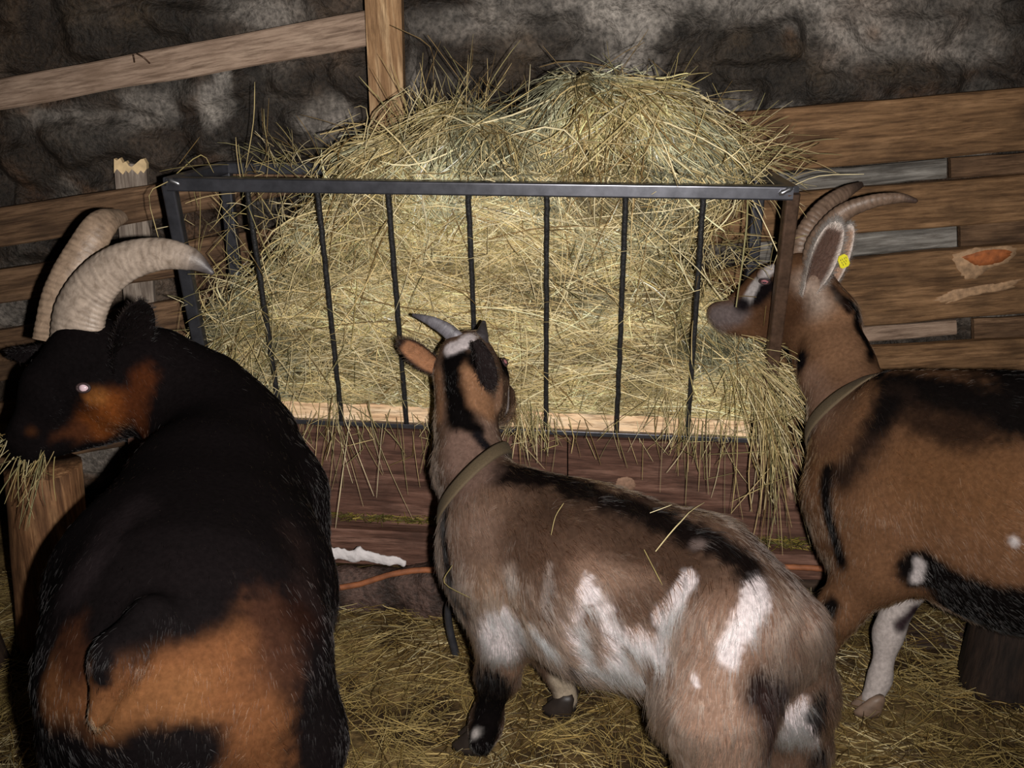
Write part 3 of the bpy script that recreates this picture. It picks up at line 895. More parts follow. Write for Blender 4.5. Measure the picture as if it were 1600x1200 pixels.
class Goat:
    def __init__(self, base, origin):
        self.f = Field()
        self.base = np.array(base, float)
        self.org = np.array(origin, float)
        self.patches = []
        self.lenspots = []
        self.gain = (1.0, 1.0)
        self.tuft = 1.0
    def mesh(self, h=0.0065):
        D, lo = self.f.grid(h)
        self.Vt, self.F = surface_nets(D, lo, h)
        self.Vt = relax(self.Vt, self.F, 3)
        self.Nt = vert_normals(self.Vt, self.F)
        self.bvh = BVHTree.FromPolygons(self.Vt.tolist(), self.F.tolist())
        return self
    def hit(self, px, py):
        o = Vector((0, 0, CAM_H))
        d = Vector(at(px, py, 2.0)) - o
        d.normalize()
        r = self.bvh.ray_cast(o, d)
        if r[0] is None:
            best = None
            for s in (0.8, 1.2, 1.6, 2.0, 2.4, 2.8):
                q = self.bvh.find_nearest(o + d * s)
                if q[0] is not None and (best is None or q[3] < best[1]):
                    best = (q[0], q[3])
            return np.array(best[0])
        return np.array(r[0])
    def paint(self, pts, rpx, color, soft=0.35, ragged=0.5):
        """a patch of coat colour along points of the coat"""
        P = [self.hit(*p) for p in pts]
        dep = np.mean([p[1] * CP - (p[2] - CAM_H) * SP for p in P])
        self.patches.append((P, rpx * dep / FPX, np.array(color, float), soft, ragged))
    def paint3(self, P, r, color, soft=0.35, ragged=0.5):
        self.patches.append(([np.array(p, float) for p in P], r, np.array(color, float), soft, ragged))
    def colour(self, q):
        c = np.broadcast_to(self.base, q.shape).copy()
        n1 = fbm(q, 28, 3, 3) - 0.5
        n2 = fbm(q, 90, 5, 2) - 0.5
        for P, r, col, soft, ragged in self.patches:
            d = np.full(len(q), 1e3)
            if len(P) == 1:
                d = np.linalg.norm(q - P[0], axis=1)
            for a, b in zip(P[:-1], P[1:]):
                ab = b - a
                t = np.clip((q - a) @ ab / max(ab @ ab, 1e-9), 0, 1)
                d = np.minimum(d, np.linalg.norm(q - a - t[:, None] * ab, axis=1))
            w = 1 - sstep(1 - soft, 1 + soft, d / r + (n1 * 1.2 + n2 * 0.8) * ragged)
            c = c * (1 - w[:, None]) + col * w[:, None]
        lum = c @ np.array([0.3, 0.6, 0.1])
        k = self.gain[0] + (self.gain[1] - self.gain[0]) * sstep(0.35, 0.7, lum)
        return c * k[:, None]
    def finish(self, label, n_hair, hair_len=0.02, name='goat', grav=0.45, rad=0.0005, lift=0.32, shade_var=0.35):
        cv = self.colour(self.Vt)
        me = mesh_from(name, self.Vt, self.F, cv * 0.5)  # skin darker than the coat: shade beneath the hair put into its colour
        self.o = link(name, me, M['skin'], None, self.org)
        tag(self.o, label, 'goat', 'goats feeding around the hay rack')
        F, Vt = self.F, self.Vt
        A = np.linalg.norm(np.cross(Vt[F[:, 2]] - Vt[F[:, 0]], Vt[F[:, 3]] - Vt[F[:, 1]]), axis=1)
        fi = rng.choice(len(F), n_hair, p=A / A.sum())
        u, v = rng.random(n_hair), rng.random(n_hair)
        w = np.stack([(1 - u) * (1 - v), u * (1 - v), u * v, (1 - u) * v], 1)
        R = np.einsum('nk,nkx->nx', w, Vt[F[fi]])
        Nn = unit(np.einsum('nk,nkx->nx', w, self.Nt[F[fi]]))
        _, fl_ = self.f.eval(R, True)
        fl_ = unit(fl_) + np.array([0, 0, -grav])
        sw = np.stack([fbm(R, 22, 31, 2), fbm(R, 22, 41, 2), fbm(R, 22, 51, 2)], 1) - 0.5
        sw2 = np.stack([vnoise(R, 90, 61), vnoise(R, 90, 71), vnoise(R, 90, 81)], 1) - 0.5
        fl_ = fl_ + sw * 1.6 + sw2 * self.tuft
        tg = unit(fl_ - Nn * np.sum(fl_ * Nn, 1, keepdims=True))
        L = np.full(n_hair, hair_len)
        for c_, r_, l_ in self.lenspots:
            ww = 1 - sstep(0.6, 1.2, np.linalg.norm(R - c_, axis=1) / r_)
            L = L * (1 - ww) + l_ * ww
        L = L * (0.65 + 0.7 * rng.random(n_hair))
        lf = np.clip(lift + sw2[:, :1] * 0.4 + rng.normal(0, 0.10, (n_hair, 1)), 0.08, 1)
        d = tg + Nn * lf + rng.normal(0, 0.10, (n_hair, 3))
        C = self.colour(R) * (1 + shade_var * (rng.random((n_hair, 1)) - 0.5) * 2) * ((0.62 + 0.76 * vnoise(R, 85, 91)) * (0.55 + 0.9 * vnoise(R, 240, 93)))[:, None]
        fc = fur_curves('coat', R - Nn * 0.002, d, Nn, L, np.clip(C, 0.004, 0.97), self.o, rad=rad * (0.7 + 0.6 * rng.random(n_hair)))
        tag(fc, kind='stuff')
        return self.o
    # ---- parts
    def hair_on(self, name, R, Nn, D_, L, C, parent, rad=0.0004):
        o = fur_curves(name, R, D_, Nn, L, C, parent, rad=rad, droop=0.1)
        tag(o, kind='stuff')
        return o
    def horn(self, pts, rad, col, flat=0.72, wide=(0, 0, 1), ridges=26, ridge_amp=0.05, tipcol=None, label=None, n=180, ns=24):
        c = catmull(pts, n)
        r = np.interp(np.linspace(0, 1, n), np.linspace(0, 1, len(rad)), rad)
        T = unit(np.gradient(c, axis=0))
        s_arc = np.linspace(0, 1, n)
        rid = 1 + ridge_amp * (1 - s_arc * 0.75) * (np.abs(np.sin(s_arc ** 0.9 * math.pi * ridges + 7.0 * vnoise(np.stack([s_arc * 7, 0 * s_arc, 0 * s_arc], 1), 1, 5))) ** 0.7 - 0.5)
        wd = np.array(wide, float)
        u = unit(wd - T[0] * np.dot(wd, T[0]))
        vs_, cs = [], []
        for i in range(n):
            u = unit(u - T[i] * np.dot(u, T[i])); s = np.cross(T[i], u)
            for k in range(ns):
                a = 2 * math.pi * k / ns
                q = 1 + 0.10 * max(0, math.cos(a)) ** 3          # keeled front edge
                nz = vnoise(np.array([[i * 0.11, k * 0.9, 1.0]]), 1, 9)[0]
                rr = r[i] * rid[i] * (1 + 0.03 * (nz - 0.5))
                vs_.append(c[i] + rr * (q * math.cos(a) * u + flat * math.sin(a) * s))
                g = 0.88 + 0.30 * (rid[i] - 1) / max(ridge_amp, 1e-3) + 0.30 * (vnoise(np.array([[i * 0.5, k * 0.35, 7.0]]), 1, 19)[0] - 0.5)
                cc = np.array(col) * g
                if tipcol is not None:
                    w = sstep(0.72, 0.97, s_arc[i]); cc = cc * (1 - w) + np.array(tipcol) * w
                cs.append(cc)
        f = [(i * ns + k, i * ns + (k + 1) % ns, (i + 1) * ns + (k + 1) % ns, (i + 1) * ns + k) for i in range(n - 1) for k in range(ns)]
        vs_.append(c[-1] + T[-1] * r[-1] * 0.7); cs.append(cs[-1])
        f += [((n - 1) * ns + k, (n - 1) * ns + (k + 1) % ns, len(vs_) - 1) for k in range(ns)]
        f.append(tuple(range(ns - 1, -1, -1)))
        me = mesh_from('horn', np.array(vs_), f, np.clip(np.array(cs), 0, 1))
        o = link('horn', me, M['horn'], self.o, c[0])
        if label: o['label'] = label
        return o
    def ear(self, base, tip, facing, width, cup=0.45, outer=(0.1,) * 3, inner=(0.1,) * 3, rim=None, droop=0.0, label=None, fuzz=900, fuzz_len=0.008):
        base, tip = np.array(base, float), np.array(tip, float)
        ax = unit(tip - base); L = np.linalg.norm(tip - base)
        fc = unit(np.array(facing, float) - ax * np.dot(facing, ax)); sd = np.cross(ax, fc)
        nu, nv = 24, 15
        vs_, cs, nn = [], [], []
        for layer in (0, 1):
            for i in range(nu):
                u = i / (nu - 1)
                w = width * 0.5 * (0.55 + 0.45 * sstep(0, 0.4, u)) * math.sqrt(max(1 - ((u - 0.42) / 0.585) ** 2, 0.0)) if u > 0.42 else width * 0.5 * (0.60 + 0.40 * math.sin(u / 0.42 * math.pi / 2))
                for j in range(nv):
                    v = j / (nv - 1) * 2 - 1
                    th = v * (1.9 * (1 - u) * cup * 2 + 1.0 * cup)
                    cx = math.sin(th) / max(1.9 * (1 - u) * cup * 2 + 1.0 * cup, 1e-3)
                    dz = (1 - math.cos(th)) * 0.5
                    thick = 0.006 * (1 - abs(v) ** 4) + 0.001
                    p = base + ax * (u * L) + sd * (w * cx) + fc * (w * dz * 1.3 - (thick if layer else 0)) + np.array([0, 0, -droop * L * u * u])
                    vs_.append(p)
                    k = np.array(outer) if layer else np.array(inner)
                    if rim is not None:
                        e = sstep(0.55, 0.95, max(abs(v), sstep(0.7, 1, u)))
                        k = k * (1 - e) + np.array(rim) * e
                    cs.append(k)
        f = []
        o_ = nu * nv
        for i in range(nu - 1):
            for j in range(nv - 1):
                a, b, c, d = i * nv + j, i * nv + j + 1, (i + 1) * nv + j + 1, (i + 1) * nv + j
                f.append((a, b, c, d)); f.append((o_ + d, o_ + c, o_ + b, o_ + a))
            for j, fl in ((0, 0), (nv - 1, 1)):
                a, d = i * nv + j, (i + 1) * nv + j
                f.append((a, d, o_ + d, o_ + a) if not fl else (d, a, o_ + a, o_ + d))
        for i in (0, nu - 1):
            for j in range(nv - 1):
                a, b = i * nv + j, i * nv + j + 1
                f.append((b, a, o_ + a, o_ + b) if i == 0 else (a, b, o_ + b, o_ + a))
        vs_ = np.array(vs_); cs = np.array(cs)
        me = mesh_from('ear', vs_, f, cs)
        o = link('ear', me, M['skin'], self.o, base)
        if label: o['label'] = label
        # short hair over both faces and the rim
        ii = rng.integers(0, len(vs_), fuzz)
        R = vs_[ii] + rng.normal(0, 0.0025, (fuzz, 3))
        lay = (ii >= o_)
        Nn = np.where(lay[:, None], -fc, fc)
        jj = (ii % nv) / (nv - 1) * 2 - 1
        side = sd[None, :] * (jj * np.abs(jj) ** 3)[:, None]
        D_ = ax * 0.7 + Nn * 0.25 + side * 1.2 + rng.normal(0, 0.25, (fuzz, 3))
        L_ = fuzz_len * (0.5 + rng.random(fuzz))
        C = np.clip(cs[ii] * (0.75 + 0.5 * rng.random((fuzz, 1))), 0.004, 0.95)
        fo = fur_curves('ear_hair', R, D_, Nn, L_, C, o, rad=0.0004, droop=0.0, org=base)
        tag(fo, kind='stuff')
        return o
    def eye(self, px, py, r, label=None, mat='eye', sink=0.45, slit=True, elong=1.0):
        p = self.hit(px, py)
        q = self.bvh.find_nearest(Vector(p))
        n = np.array(q[1])
        c = p - n * r * sink
        mb = MB()
        vs_, f = sphere(c, r, 20, 14)
        mb.add(vs_, f)
        o = mb.build('eye', M[mat], self.o, c, smooth=True)
        if label: o['label'] = label
        # eyelids: a puckered rim of skin around the eyeball
        side = unit(np.cross(n, (0, 0, 1))); up = np.cross(side, n)
        ring = []
        for k in range(25):
            a = 2 * math.pi * k / 24
            ring.append(c + n * r * 0.62 + side * math.cos(a) * r * 1.12 * elong + up * math.sin(a) * r * 0.72)
        lid = MB().tube(ring, r * 0.26, 7).build('eyelid', M['lid'], self.o, c, smooth=True)
        if slit:
            pu = MB()
            a, b = c + side * r * 0.5 + n * r * 0.83, c - side * r * 0.5 + n * r * 0.83
            pu.tube(catmull([a, (a + b) / 2 + n * r * 0.15, b], 7), [r * 0.05, r * 0.14, r * 0.18, r * 0.18, r * 0.18, r * 0.14, r * 0.05], 7)
            pu.build('pupil', M['pupil'], o, c, smooth=True).location = (0, 0, 0)
        return o
    def hoof(self, pos, fwd, s=1.0, mat='hoof', tilt=0.0, label=None):
        pos = np.array(pos, float)
        fwd = unit(V(fwd[0], fwd[1], 0)); lat = np.cross(fwd, (0, 0, 1))
        up = unit(V(0, 0, 1) - fwd * tilt); fw = unit(fwd + V(0, 0, 1) * tilt)
        mb = MB()
        for sgn in (-1, 1):
            rings = []
            for z, off, hl, hw in ((0.0, 0.013, 0.030, 0.0125), (0.010, 0.012, 0.030, 0.0135), (0.026, 0.004, 0.024, 0.0135), (0.042, -0.004, 0.018, 0.012), (0.052, -0.008, 0.010, 0.008)):
                ring = []
                for k in range(14):
                    a = 2 * math.pi * k / 14
                    x, y = math.cos(a), math.sin(a)
                    taper = 1 - 0.35 * max(x, 0)
                    ring.append(pos + s * (fw * (off + hl * x) + lat * (sgn * (0.0125 + 0.002 * (x > 0)) + hw * y * taper) + up * z))
                rings.append(ring)
            vs_ = [p for r in rings for p in r]
            f = [(i * 14 + k, i * 14 + (k + 1) % 14, (i + 1) * 14 + (k + 1) % 14, (i + 1) * 14 + k) for i in range(len(rings) - 1) for k in range(14)]
            f += [tuple(range(13, -1, -1)), tuple((len(rings) - 1) * 14 + k for k in range(14))]
            mb.add(vs_, f)
        o = mb.build('hoof', M[mat], self.o, pos, smooth=True)
        if label: o['label'] = label
        return o
    def collar(self, c, axis, band, label, off=0.006, n=64, thick=0.004):
        c = np.array(c, float); ax = unit(np.array(axis, float))
        a = unit(np.cross(ax, (0.2, 0.1, 1))); b = np.cross(ax, a)
        rings = []
        for e in (-0.5, 0.5):
            rad = []
            for k in range(n):
                th = 2 * math.pi * k / n
                d = math.cos(th) * a + math.sin(th) * b
                ts = np.linspace(0.02, 0.22, 81)
                vals = self.f.eval(c + ax * band * e + d * ts[:, None])
                pos = np.argmax(vals > 0)
                rad.append(ts[pos] if vals[pos] > 0 else 0.12)
            rad = np.array(rad)
            for _ in range(6):
                rad = 0.5 * rad + 0.25 * (np.roll(rad, 1) + np.roll(rad, -1))
            rings.append(rad)
        rad = np.maximum(rings[0], rings[1]) * 0.5 + 0.25 * (rings[0] + rings[1])
        vs_ = []
        for e, o_ in ((-0.5, off), (-0.3, off + thick), (0.3, off + thick), (0.5, off), (0.3, off - 0.002), (-0.3, off - 0.002)):
            rr = rings[0] * (0.5 - e) + rings[1] * (0.5 + e)
            for k in range(n):
                th = 2 * math.pi * k / n
                vs_.append(c + ax * band * e + (math.cos(th) * a + math.sin(th) * b) * (rr[k] + o_))
        f = []
        for i in range(6):
            for k in range(n):
                i2 = (i + 1) % 6
                f.append((i * n + k, i * n + (k + 1) % n, i2 * n + (k + 1) % n, i2 * n + k))
        me = mesh_from('collar', np.array(vs_), f)
        o = link('collar', me, M['collar'], self.o, c)
        o['label'] = label
        return o

M['lid'] = plain_mat('dark_eyelid', srgb(48, 32, 32), 0.6)
M['lid_pink'] = plain_mat('pink_eyelid', srgb(130, 70, 75), 0.5)
# ================================================================== the black billy on the left, seen from behind
BLACK = srgb(32, 27, 28)
def billy():
    g = Goat(srgb(34, 28, 29), (-0.5, 1.5, 0))
    g.gain = (0.64, 0.64)
    f = g.f
    # trunk: withers -> paunch -> croup
    T = [V(-0.570, 1.93, 0.575), V(-0.560, 1.72, 0.545), V(-0.535, 1.50, 0.520), V(-0.49, 1.32, 0.545), V(-0.475, 1.22, 0.545)]
    S = [(0.115, 0.165), (0.165, 0.19), (0.222, 0.205), (0.185, 0.185), (0.145, 0.150)]
    f.chain(T, S, 0.08, lat=(1, 0, 0))
    # neck, curving round to the left
    f.chain([V(-0.735, 1.97, 0.752), V(-0.655, 1.97, 0.685), V(-0.57, 1.90, 0.605)], [(0.078, 0.088), (0.098, 0.108), (0.13, 0.150)], 0.07)
    # head: muzzle -> poll
    mz, mid, poll = at(44, 682, 1.90), at(92, 610, 1.93), at(142, 560, 1.97)
    f.chain([mz, mid, poll], [(0.036, 0.040), (0.055, 0.066), (0.066, 0.080)], 0.045)
    f.cone(poll, V(-0.735, 1.975, 0.752), (0.068, 0.080), (0.078, 0.088), 0.05)
    jaw0, jaw1 = at(60, 700, 1.90), at(172, 652, 1.95)
    f.cone(jaw0, jaw1, (0.026, 0.026), (0.05, 0.055), 0.04)
    f.cone(at(150, 610, 1.90), at(180, 630, 1.91), 0.038, 0.04, 0.04)      # cheek
    f.cone(at(20, 688, 1.90), at(36, 668, 1.88), 0.020, 0.022, 0.02)       # nose pad
    f.cone(at(22, 706, 1.90), at(50, 705, 1.89), 0.016, 0.018, 0.015)      # lip
    f.cone(at(112, 594, 1.89), at(146, 590, 1.90), 0.016, 0.018, 0.02)     # brow
    # legs
    hips = [(-0.60, 1.24), (-0.36, 1.24)]
    for x, y in hips:
        s = 1 if x > -0.48 else -1
        f.chain([V(x - 0.02 * s, y + 0.03, 0.53), V(x + 0.01 * s, y + 0.04, 0.40), V(x, y - 0.06, 0.27), V(x - 0.01 * s, y - 0.02, 0.10), V(x - 0.01 * s, y + 0.02, 0.045)],
                [(0.105, 0.13), (0.085, 0.105), 0.045, 0.027, 0.028], 0.06, lat=(1, 0, 0))
    for x, y in [(-0.685, 1.76), (-0.43, 1.73)]:
        f.chain([V(x * 0.75 - 0.13, y + 0.10, 0.55), V(x, y + 0.07, 0.36), V(x, y + 0.01, 0.23), V(x, y, 0.10), V(x, y, 0.045)],
                [0.09, 0.065, 0.038, 0.027, 0.029], 0.06, lat=(1, 0, 0))
    # tail lying on the croup
    f.chain([V(-0.475, 1.16, 0.70), V(-0.50, 1.10, 0.68), V(-0.525, 1.07, 0.61)], [0.030, 0.028, 0.012], 0.03)
    g.mesh(0.0068)
    brown, dbrown = srgb(156, 102, 66), srgb(92, 60, 46)
    rust = srgb(150, 82, 44)
    g.paint([(92, 1080), (130, 1090)], 58, brown, 0.6, 0.8)
    g.paint([(110, 1000), (120, 1040)], 36, srgb(95, 58, 40), 0.7, 0.9)
    g.paint([(190, 1090), (260, 1065), (330, 1040), (400, 1000)], 58, brown, 0.75, 0.9)
    g.paint([(180, 1120), (220, 1110), (320, 1090)], 46, srgb(166, 112, 72), 0.5, 0.7)
    g.paint([(385, 1080), (400, 1130), (405, 1200)], 58, brown, 0.6, 0.7)
    g.paint([(420, 960), (440, 1030)], 46, dbrown, 0.8, 0.9)
    g.paint([(475, 960)], 40, srgb(60, 36, 28), 0.8, 0.9)
    g.paint([(165, 975), (160, 1030), (157, 1062)], 17, BLACK, 0.5, 0.8)
    g.paint([(180, 985), (240, 970), (330, 950)], 40, BLACK, 0.5, 0.8)
    g.paint([(110, 1175)], 42, BLACK, 0.5, 0.8)
    g.paint([(230, 1165), (310, 1170)], 42, BLACK, 0.5, 0.8)
    g.paint([(125, 900), (200, 800)], 40, srgb(62, 52, 54), 0.9, 0.9)  # grey sheen on the left flank, painted as coat colour
    g.paint([(470, 850), (490, 930)], 36, srgb(58, 44, 42), 0.9, 0.9)  # brownish sheen of the right flank, painted into the coat
    # head
    g.paint([(175, 640), (150, 660)], 30, srgb(165, 92, 44), 0.6, 0.6)
    g.paint([(150, 620)], 16, srgb(190, 120, 62), 0.6, 0.6)
    g.paint([(125, 672), (100, 690)], 16, srgb(112, 66, 42), 0.7, 0.6)
    g.paint([(225, 590), (212, 640), (225, 690)], 20, srgb(110, 60, 34), 0.7, 0.8)
    g.paint([(48, 675)], 9, srgb(90, 55, 35), 0.7, 0.6)
    g.paint([(75, 560), (150, 565)], 40, BLACK, 0.5, 0.5)
    g.paint([(60, 620), (90, 640)], 26, BLACK, 0.5, 0.4)
    g.paint([(95, 715), (160, 705), (200, 690)], 20, BLACK, 0.5, 0.5)
    g.lenspots = [(mid, 0.16, 0.010), (mz, 0.12, 0.007), (V(-0.6, 1.2, 0.1), 0.22, 0.010), (V(-0.36, 1.2, 0.1), 0.22, 0.010), (V(-0.43, 1.72, 0.1), 0.2, 0.010), (V(-0.68, 1.75, 0.1), 0.2, 0.010)]
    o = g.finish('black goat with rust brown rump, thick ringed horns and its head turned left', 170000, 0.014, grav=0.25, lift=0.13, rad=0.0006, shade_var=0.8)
    g.horn([at(118, 545, 1.955), at(124, 490, 1.965), at(152, 440, 1.965), at(196, 408, 1.955), at(250, 396, 1.94), at(298, 404, 1.93), at(333, 427, 1.925)],
           [0.058, 0.056, 0.046, 0.038, 0.030, 0.022, 0.004], srgb(164, 150, 138), 0.6, wide=(0.75, -0.2, 0.4), ridges=34, ridge_amp=0.035, tipcol=srgb(66, 62, 64))
    g.horn([at(92, 535, 2.03), at(104, 460, 2.06), at(130, 395, 2.09), at(160, 348, 2.13), at(190, 336, 2.20)],
           [0.052, 0.046, 0.036, 0.030, 0.016], srgb(150, 130, 112), 0.6, wide=(0.8, 0.3, 0.3), ridges=30, ridge_amp=0.03)
    g.ear(at(178, 580, 1.925), at(222, 472, 1.90), (0.75, -0.65, -0.1), 0.108, 0.42, BLACK, srgb(16, 12, 12), None, fuzz=2500)
    g.ear(at(80, 540, 2.08), at(18, 560, 2.16), (-0.3, -0.5, -0.5), 0.075, 0.4, BLACK, BLACK, None, fuzz=700)
    g.eye(131, 606, 0.0112, 'pale eye with the pink of the flash painted in', mat='eye_pale', slit=False)
    for x, y in [(-0.60, 1.22), (-0.36, 1.22)]:
        g.hoof((x, y + 0.01, 0.0), (0, 1), 1.1)
    for x, y in [(-0.685, 1.76), (-0.43, 1.73)]:
        g.hoof((x, y, 0.0), (0, 1), 1.1)
    return g, o

# ================================================================== the spotted young goat in the middle
def kid():
    g = Goat(srgb(138, 108, 90), (0.2, 1.65, 0))
    g.gain, g.tuft = (0.65, 1.0), 1.4
    f = g.f
    C1, C2, C3, C4 = at(772, 862, 1.83), at(930, 915, 1.70), at(1090, 960, 1.585), at(1180, 1000, 1.53)
    f.chain([C1, C2, C3, C4], [(0.105, 0.146), (0.140, 0.158), (0.125, 0.150), (0.092, 0.112)], 0.08)
    f.cone(at(812, 768, 1.84), at(1120, 872, 1.59), (0.042, 0.045), (0.05, 0.05), 0.08)           # spine
    f.cone(at(750, 866, 1.86), at(788, 915, 1.82), (0.062, 0.076), (0.074, 0.076), 0.06)            # brisket
    # neck
    f.chain([at(728, 650, 2.03), at(735, 725, 1.97), at(765, 810, 1.86)], [(0.058, 0.062), (0.066, 0.078), (0.088, 0.115)], 0.05)
    # head turned away to the right
    poll, mz = at(730, 580, 2.05), at(783, 640, 2.17)
    mid = at(752, 602, 2.10)
    f.chain([mz, mid, poll], [(0.032, 0.034), (0.052, 0.056), (0.064, 0.066)], 0.035)
    f.cone(poll, at(728, 650, 2.03), (0.060, 0.062), (0.056, 0.060), 0.04)
    f.cone(at(762, 625, 2.055), at(775, 640, 2.10), 0.026, 0.024, 0.03)    # cheek
    f.cone(at(780, 572, 2.10), at(782, 590, 2.10), 0.016, 0.016, 0.015)    # brow
    f.cone(at(716, 546, 2.05), at(735, 540, 2.06), 0.028, 0.030, 0.03)     # crown
    f.cone(at(788, 630, 2.165), at(792, 616, 2.15), 0.018, 0.018, 0.02)
    # near foreleg
    f.chain([at(775, 905, 1.755), at(790, 985, 1.745), at(778, 1052, 1.755), at(759, 1130, 1.765), on_floor(752, 1160, 0.055)],
            [(0.075, 0.085), 0.053, 0.034, 0.026, 0.025], 0.05)
    # far foreleg
    f.chain([at(800, 905, 1.90), at(842, 985, 1.885), at(872, 1040, 1.88), at(884, 1090, 1.875)], [0.065, 0.048, 0.031, 0.027], 0.04)
    # hind legs
    f.chain([at(1150, 965, 1.50), at(1118, 1100, 1.45), at(1126, 1210, 1.42), V(0.335, 1.405, 0.20), V(0.32, 1.43, 0.05)], [(0.10, 0.12), (0.085, 0.105), (0.062, 0.072), 0.034, 0.027], 0.06)
    f.chain([at(1215, 1015, 1.60), at(1238, 1090, 1.60), at(1258, 1165, 1.60), V(0.478, 1.595, 0.05)], [(0.08, 0.10), (0.062, 0.075), 0.040, 0.026], 0.05)
    # tail
    f.chain([at(1205, 930, 1.53), at(1250, 972, 1.50), at(1256, 1035, 1.49)], [0.030, 0.030, 0.014], 0.04)
    g.mesh(0.0062)
    blk, dk = srgb(30, 22, 20), srgb(78, 58, 48)
    wh, pink = srgb(236, 222, 222), srgb(190, 150, 132)
    g.paint([(860, 800), (960, 850), (1060, 880)], 62, srgb(98, 74, 60), 0.7, 0.8)
    g.paint([(810, 850), (900, 880)], 46, srgb(120, 92, 76), 0.7, 0.8)
    g.paint([(740, 830), (745, 900)], 42, srgb(160, 128, 110), 0.7, 0.6)
    g.paint([(760, 930), (800, 950)], 40, srgb(168, 134, 110), 0.7, 0.7)
    g.paint([(1000, 925), (920, 910)], 34, srgb(172, 138, 118), 0.7, 0.8)
    g.paint([(780, 738), (840, 742), (900, 762), (960, 785), (1030, 806)], 27, blk, 0.5, 0.7)
    g.paint([(1010, 778), (1090, 792), (1160, 815)], 18, srgb(96, 72, 62), 0.6, 0.7)
    g.paint([(1040, 815), (1110, 845), (1165, 880), (1175, 905)], 27, blk, 0.5, 0.8)
    g.paint([(1185, 850), (1235, 900), (1265, 950)], 26, srgb(120, 98, 88), 0.7, 0.8)
    g.paint([(950, 1000), (960, 980), (1010, 960)], 40, srgb(120, 92, 76), 0.7, 0.8)
    # rump and thigh
    g.paint([(1110, 1000), (1230, 990), (1260, 1010)], 60, srgb(170, 134, 114), 0.7, 0.7)
    g.paint([(1090, 1100), (1110, 1190)], 80, srgb(196, 158, 136), 0.6, 0.6)
    g.paint([(1190, 1075), (1230, 1075)], 32, srgb(52, 38, 36), 0.6, 0.7)
    g.paint([(1200, 1100), (1205, 1160)], 22, srgb(70, 50, 46), 0.7, 0.7)
    # white splashes
    g.paint([(912, 922), (900, 960), (893, 1015)], 15, wh, 0.5, 1.5)
    g.paint([(915, 925), (940, 955), (955, 1000), (960, 1040)], 18, wh, 0.5, 1.5)
    g.paint([(905, 1035), (940, 1045), (985, 1042)], 17, wh, 0.5, 1.6)
    g.paint([(990, 1000), (1020, 1005), (1035, 1022)], 20, wh, 0.45, 1.2)
    g.paint([(1075, 905), (1055, 940), (1030, 968)], 15, wh, 0.45, 0.9)
    g.paint([(1188, 912), (1178, 950), (1155, 985), (1138, 1025)], 19, wh, 0.45, 1.2)
    g.paint([(1182, 930), (1165, 985)], 14, wh, 0.35, 0.8)
    g.paint([(1083, 1055), (1088, 1070)], 6, wh, 0.5, 0.8)
    g.paint([(1090, 850)], 10, srgb(150, 130, 124), 0.8, 1.0)
    g.paint([(795, 895)], 13, srgb(200, 176, 162), 0.95, 1.0)
    g.paint([(858, 882), (852, 925), (846, 955)], 6, srgb(180, 160, 150), 0.8, 1.2)
    g.paint([(783, 970), (775, 1000), (780, 1020)], 34, wh, 0.4, 0.5)
    g.paint([(833, 985), (850, 1005)], 12, srgb(225, 220, 222), 0.5, 0.7)
    g.paint([(796, 1046), (812, 1040)], 22, srgb(196, 152, 128), 0.5, 0.5)
    g.paint([(764, 1068), (768, 1100), (756, 1140), (750, 1165)], 36, srgb(24, 19, 19), 0.35, 0.4)
    g.paint([(742, 1146)], 11, srgb(215, 205, 200), 0.5, 0.6)
    g.paint([(884, 1062), (888, 1100)], 24, srgb(216, 196, 172), 0.4, 0.5)
    g.paint([(872, 1036), (882, 1045)], 9, srgb(34, 26, 24), 0.5, 0.8)
    g.paint([(1005, 1090)], 14, srgb(215, 205, 210), 0.6, 0.9)
    g.paint([(1250, 1105), (1222, 1150)], 20, wh, 0.4, 0.8)
    g.paint([(1250, 1130), (1275, 1155)], 15, wh, 0.5, 0.9)
    g.paint([(1282, 1090), (1272, 1120)], 15, srgb(28, 22, 22), 0.5, 0.8)
    g.paint([(1280, 1185)], 20, srgb(34, 26, 24), 0.5, 0.8)
    # chest edge
    g.paint([(696, 800), (694, 850), (705, 915), (722, 945)], 11, blk, 0.5, 0.5)
    # neck and head
    g.paint([(735, 740), (725, 700)], 40, srgb(182, 146, 130), 0.5, 0.4)
    g.paint([(768, 670), (775, 700)], 18, srgb(176, 142, 124), 0.6, 0.5)
    g.paint([(712, 560), (713, 610), (716, 650)], 24, srgb(20, 16, 16), 0.35, 0.4)
    g.paint([(715, 655), (745, 672)], 13, srgb(24, 20, 20), 0.5, 0.5)
    g.paint([(745, 680), (768, 705)], 9, srgb(42, 38, 42), 0.6, 0.6)
    g.paint([(682, 590), (684, 650)], 14, srgb(190, 140, 106), 0.6, 0.5)
    g.paint([(738, 580), (746, 620), (765, 640)], 17, srgb(204, 150, 112), 0.5, 0.4)
    g.paint([(782, 600), (778, 635)], 12, srgb(214, 164, 132), 0.5, 0.4)
    g.paint([(786, 570), (784, 555), (772, 535)], 17, srgb(22, 18, 18), 0.4, 0.4)
    g.paint([(795, 612), (793, 640)], 6, wh, 0.5, 0.4)
    g.paint([(703, 545), (722, 538), (733, 528)], 11, wh, 0.4, 0.5)
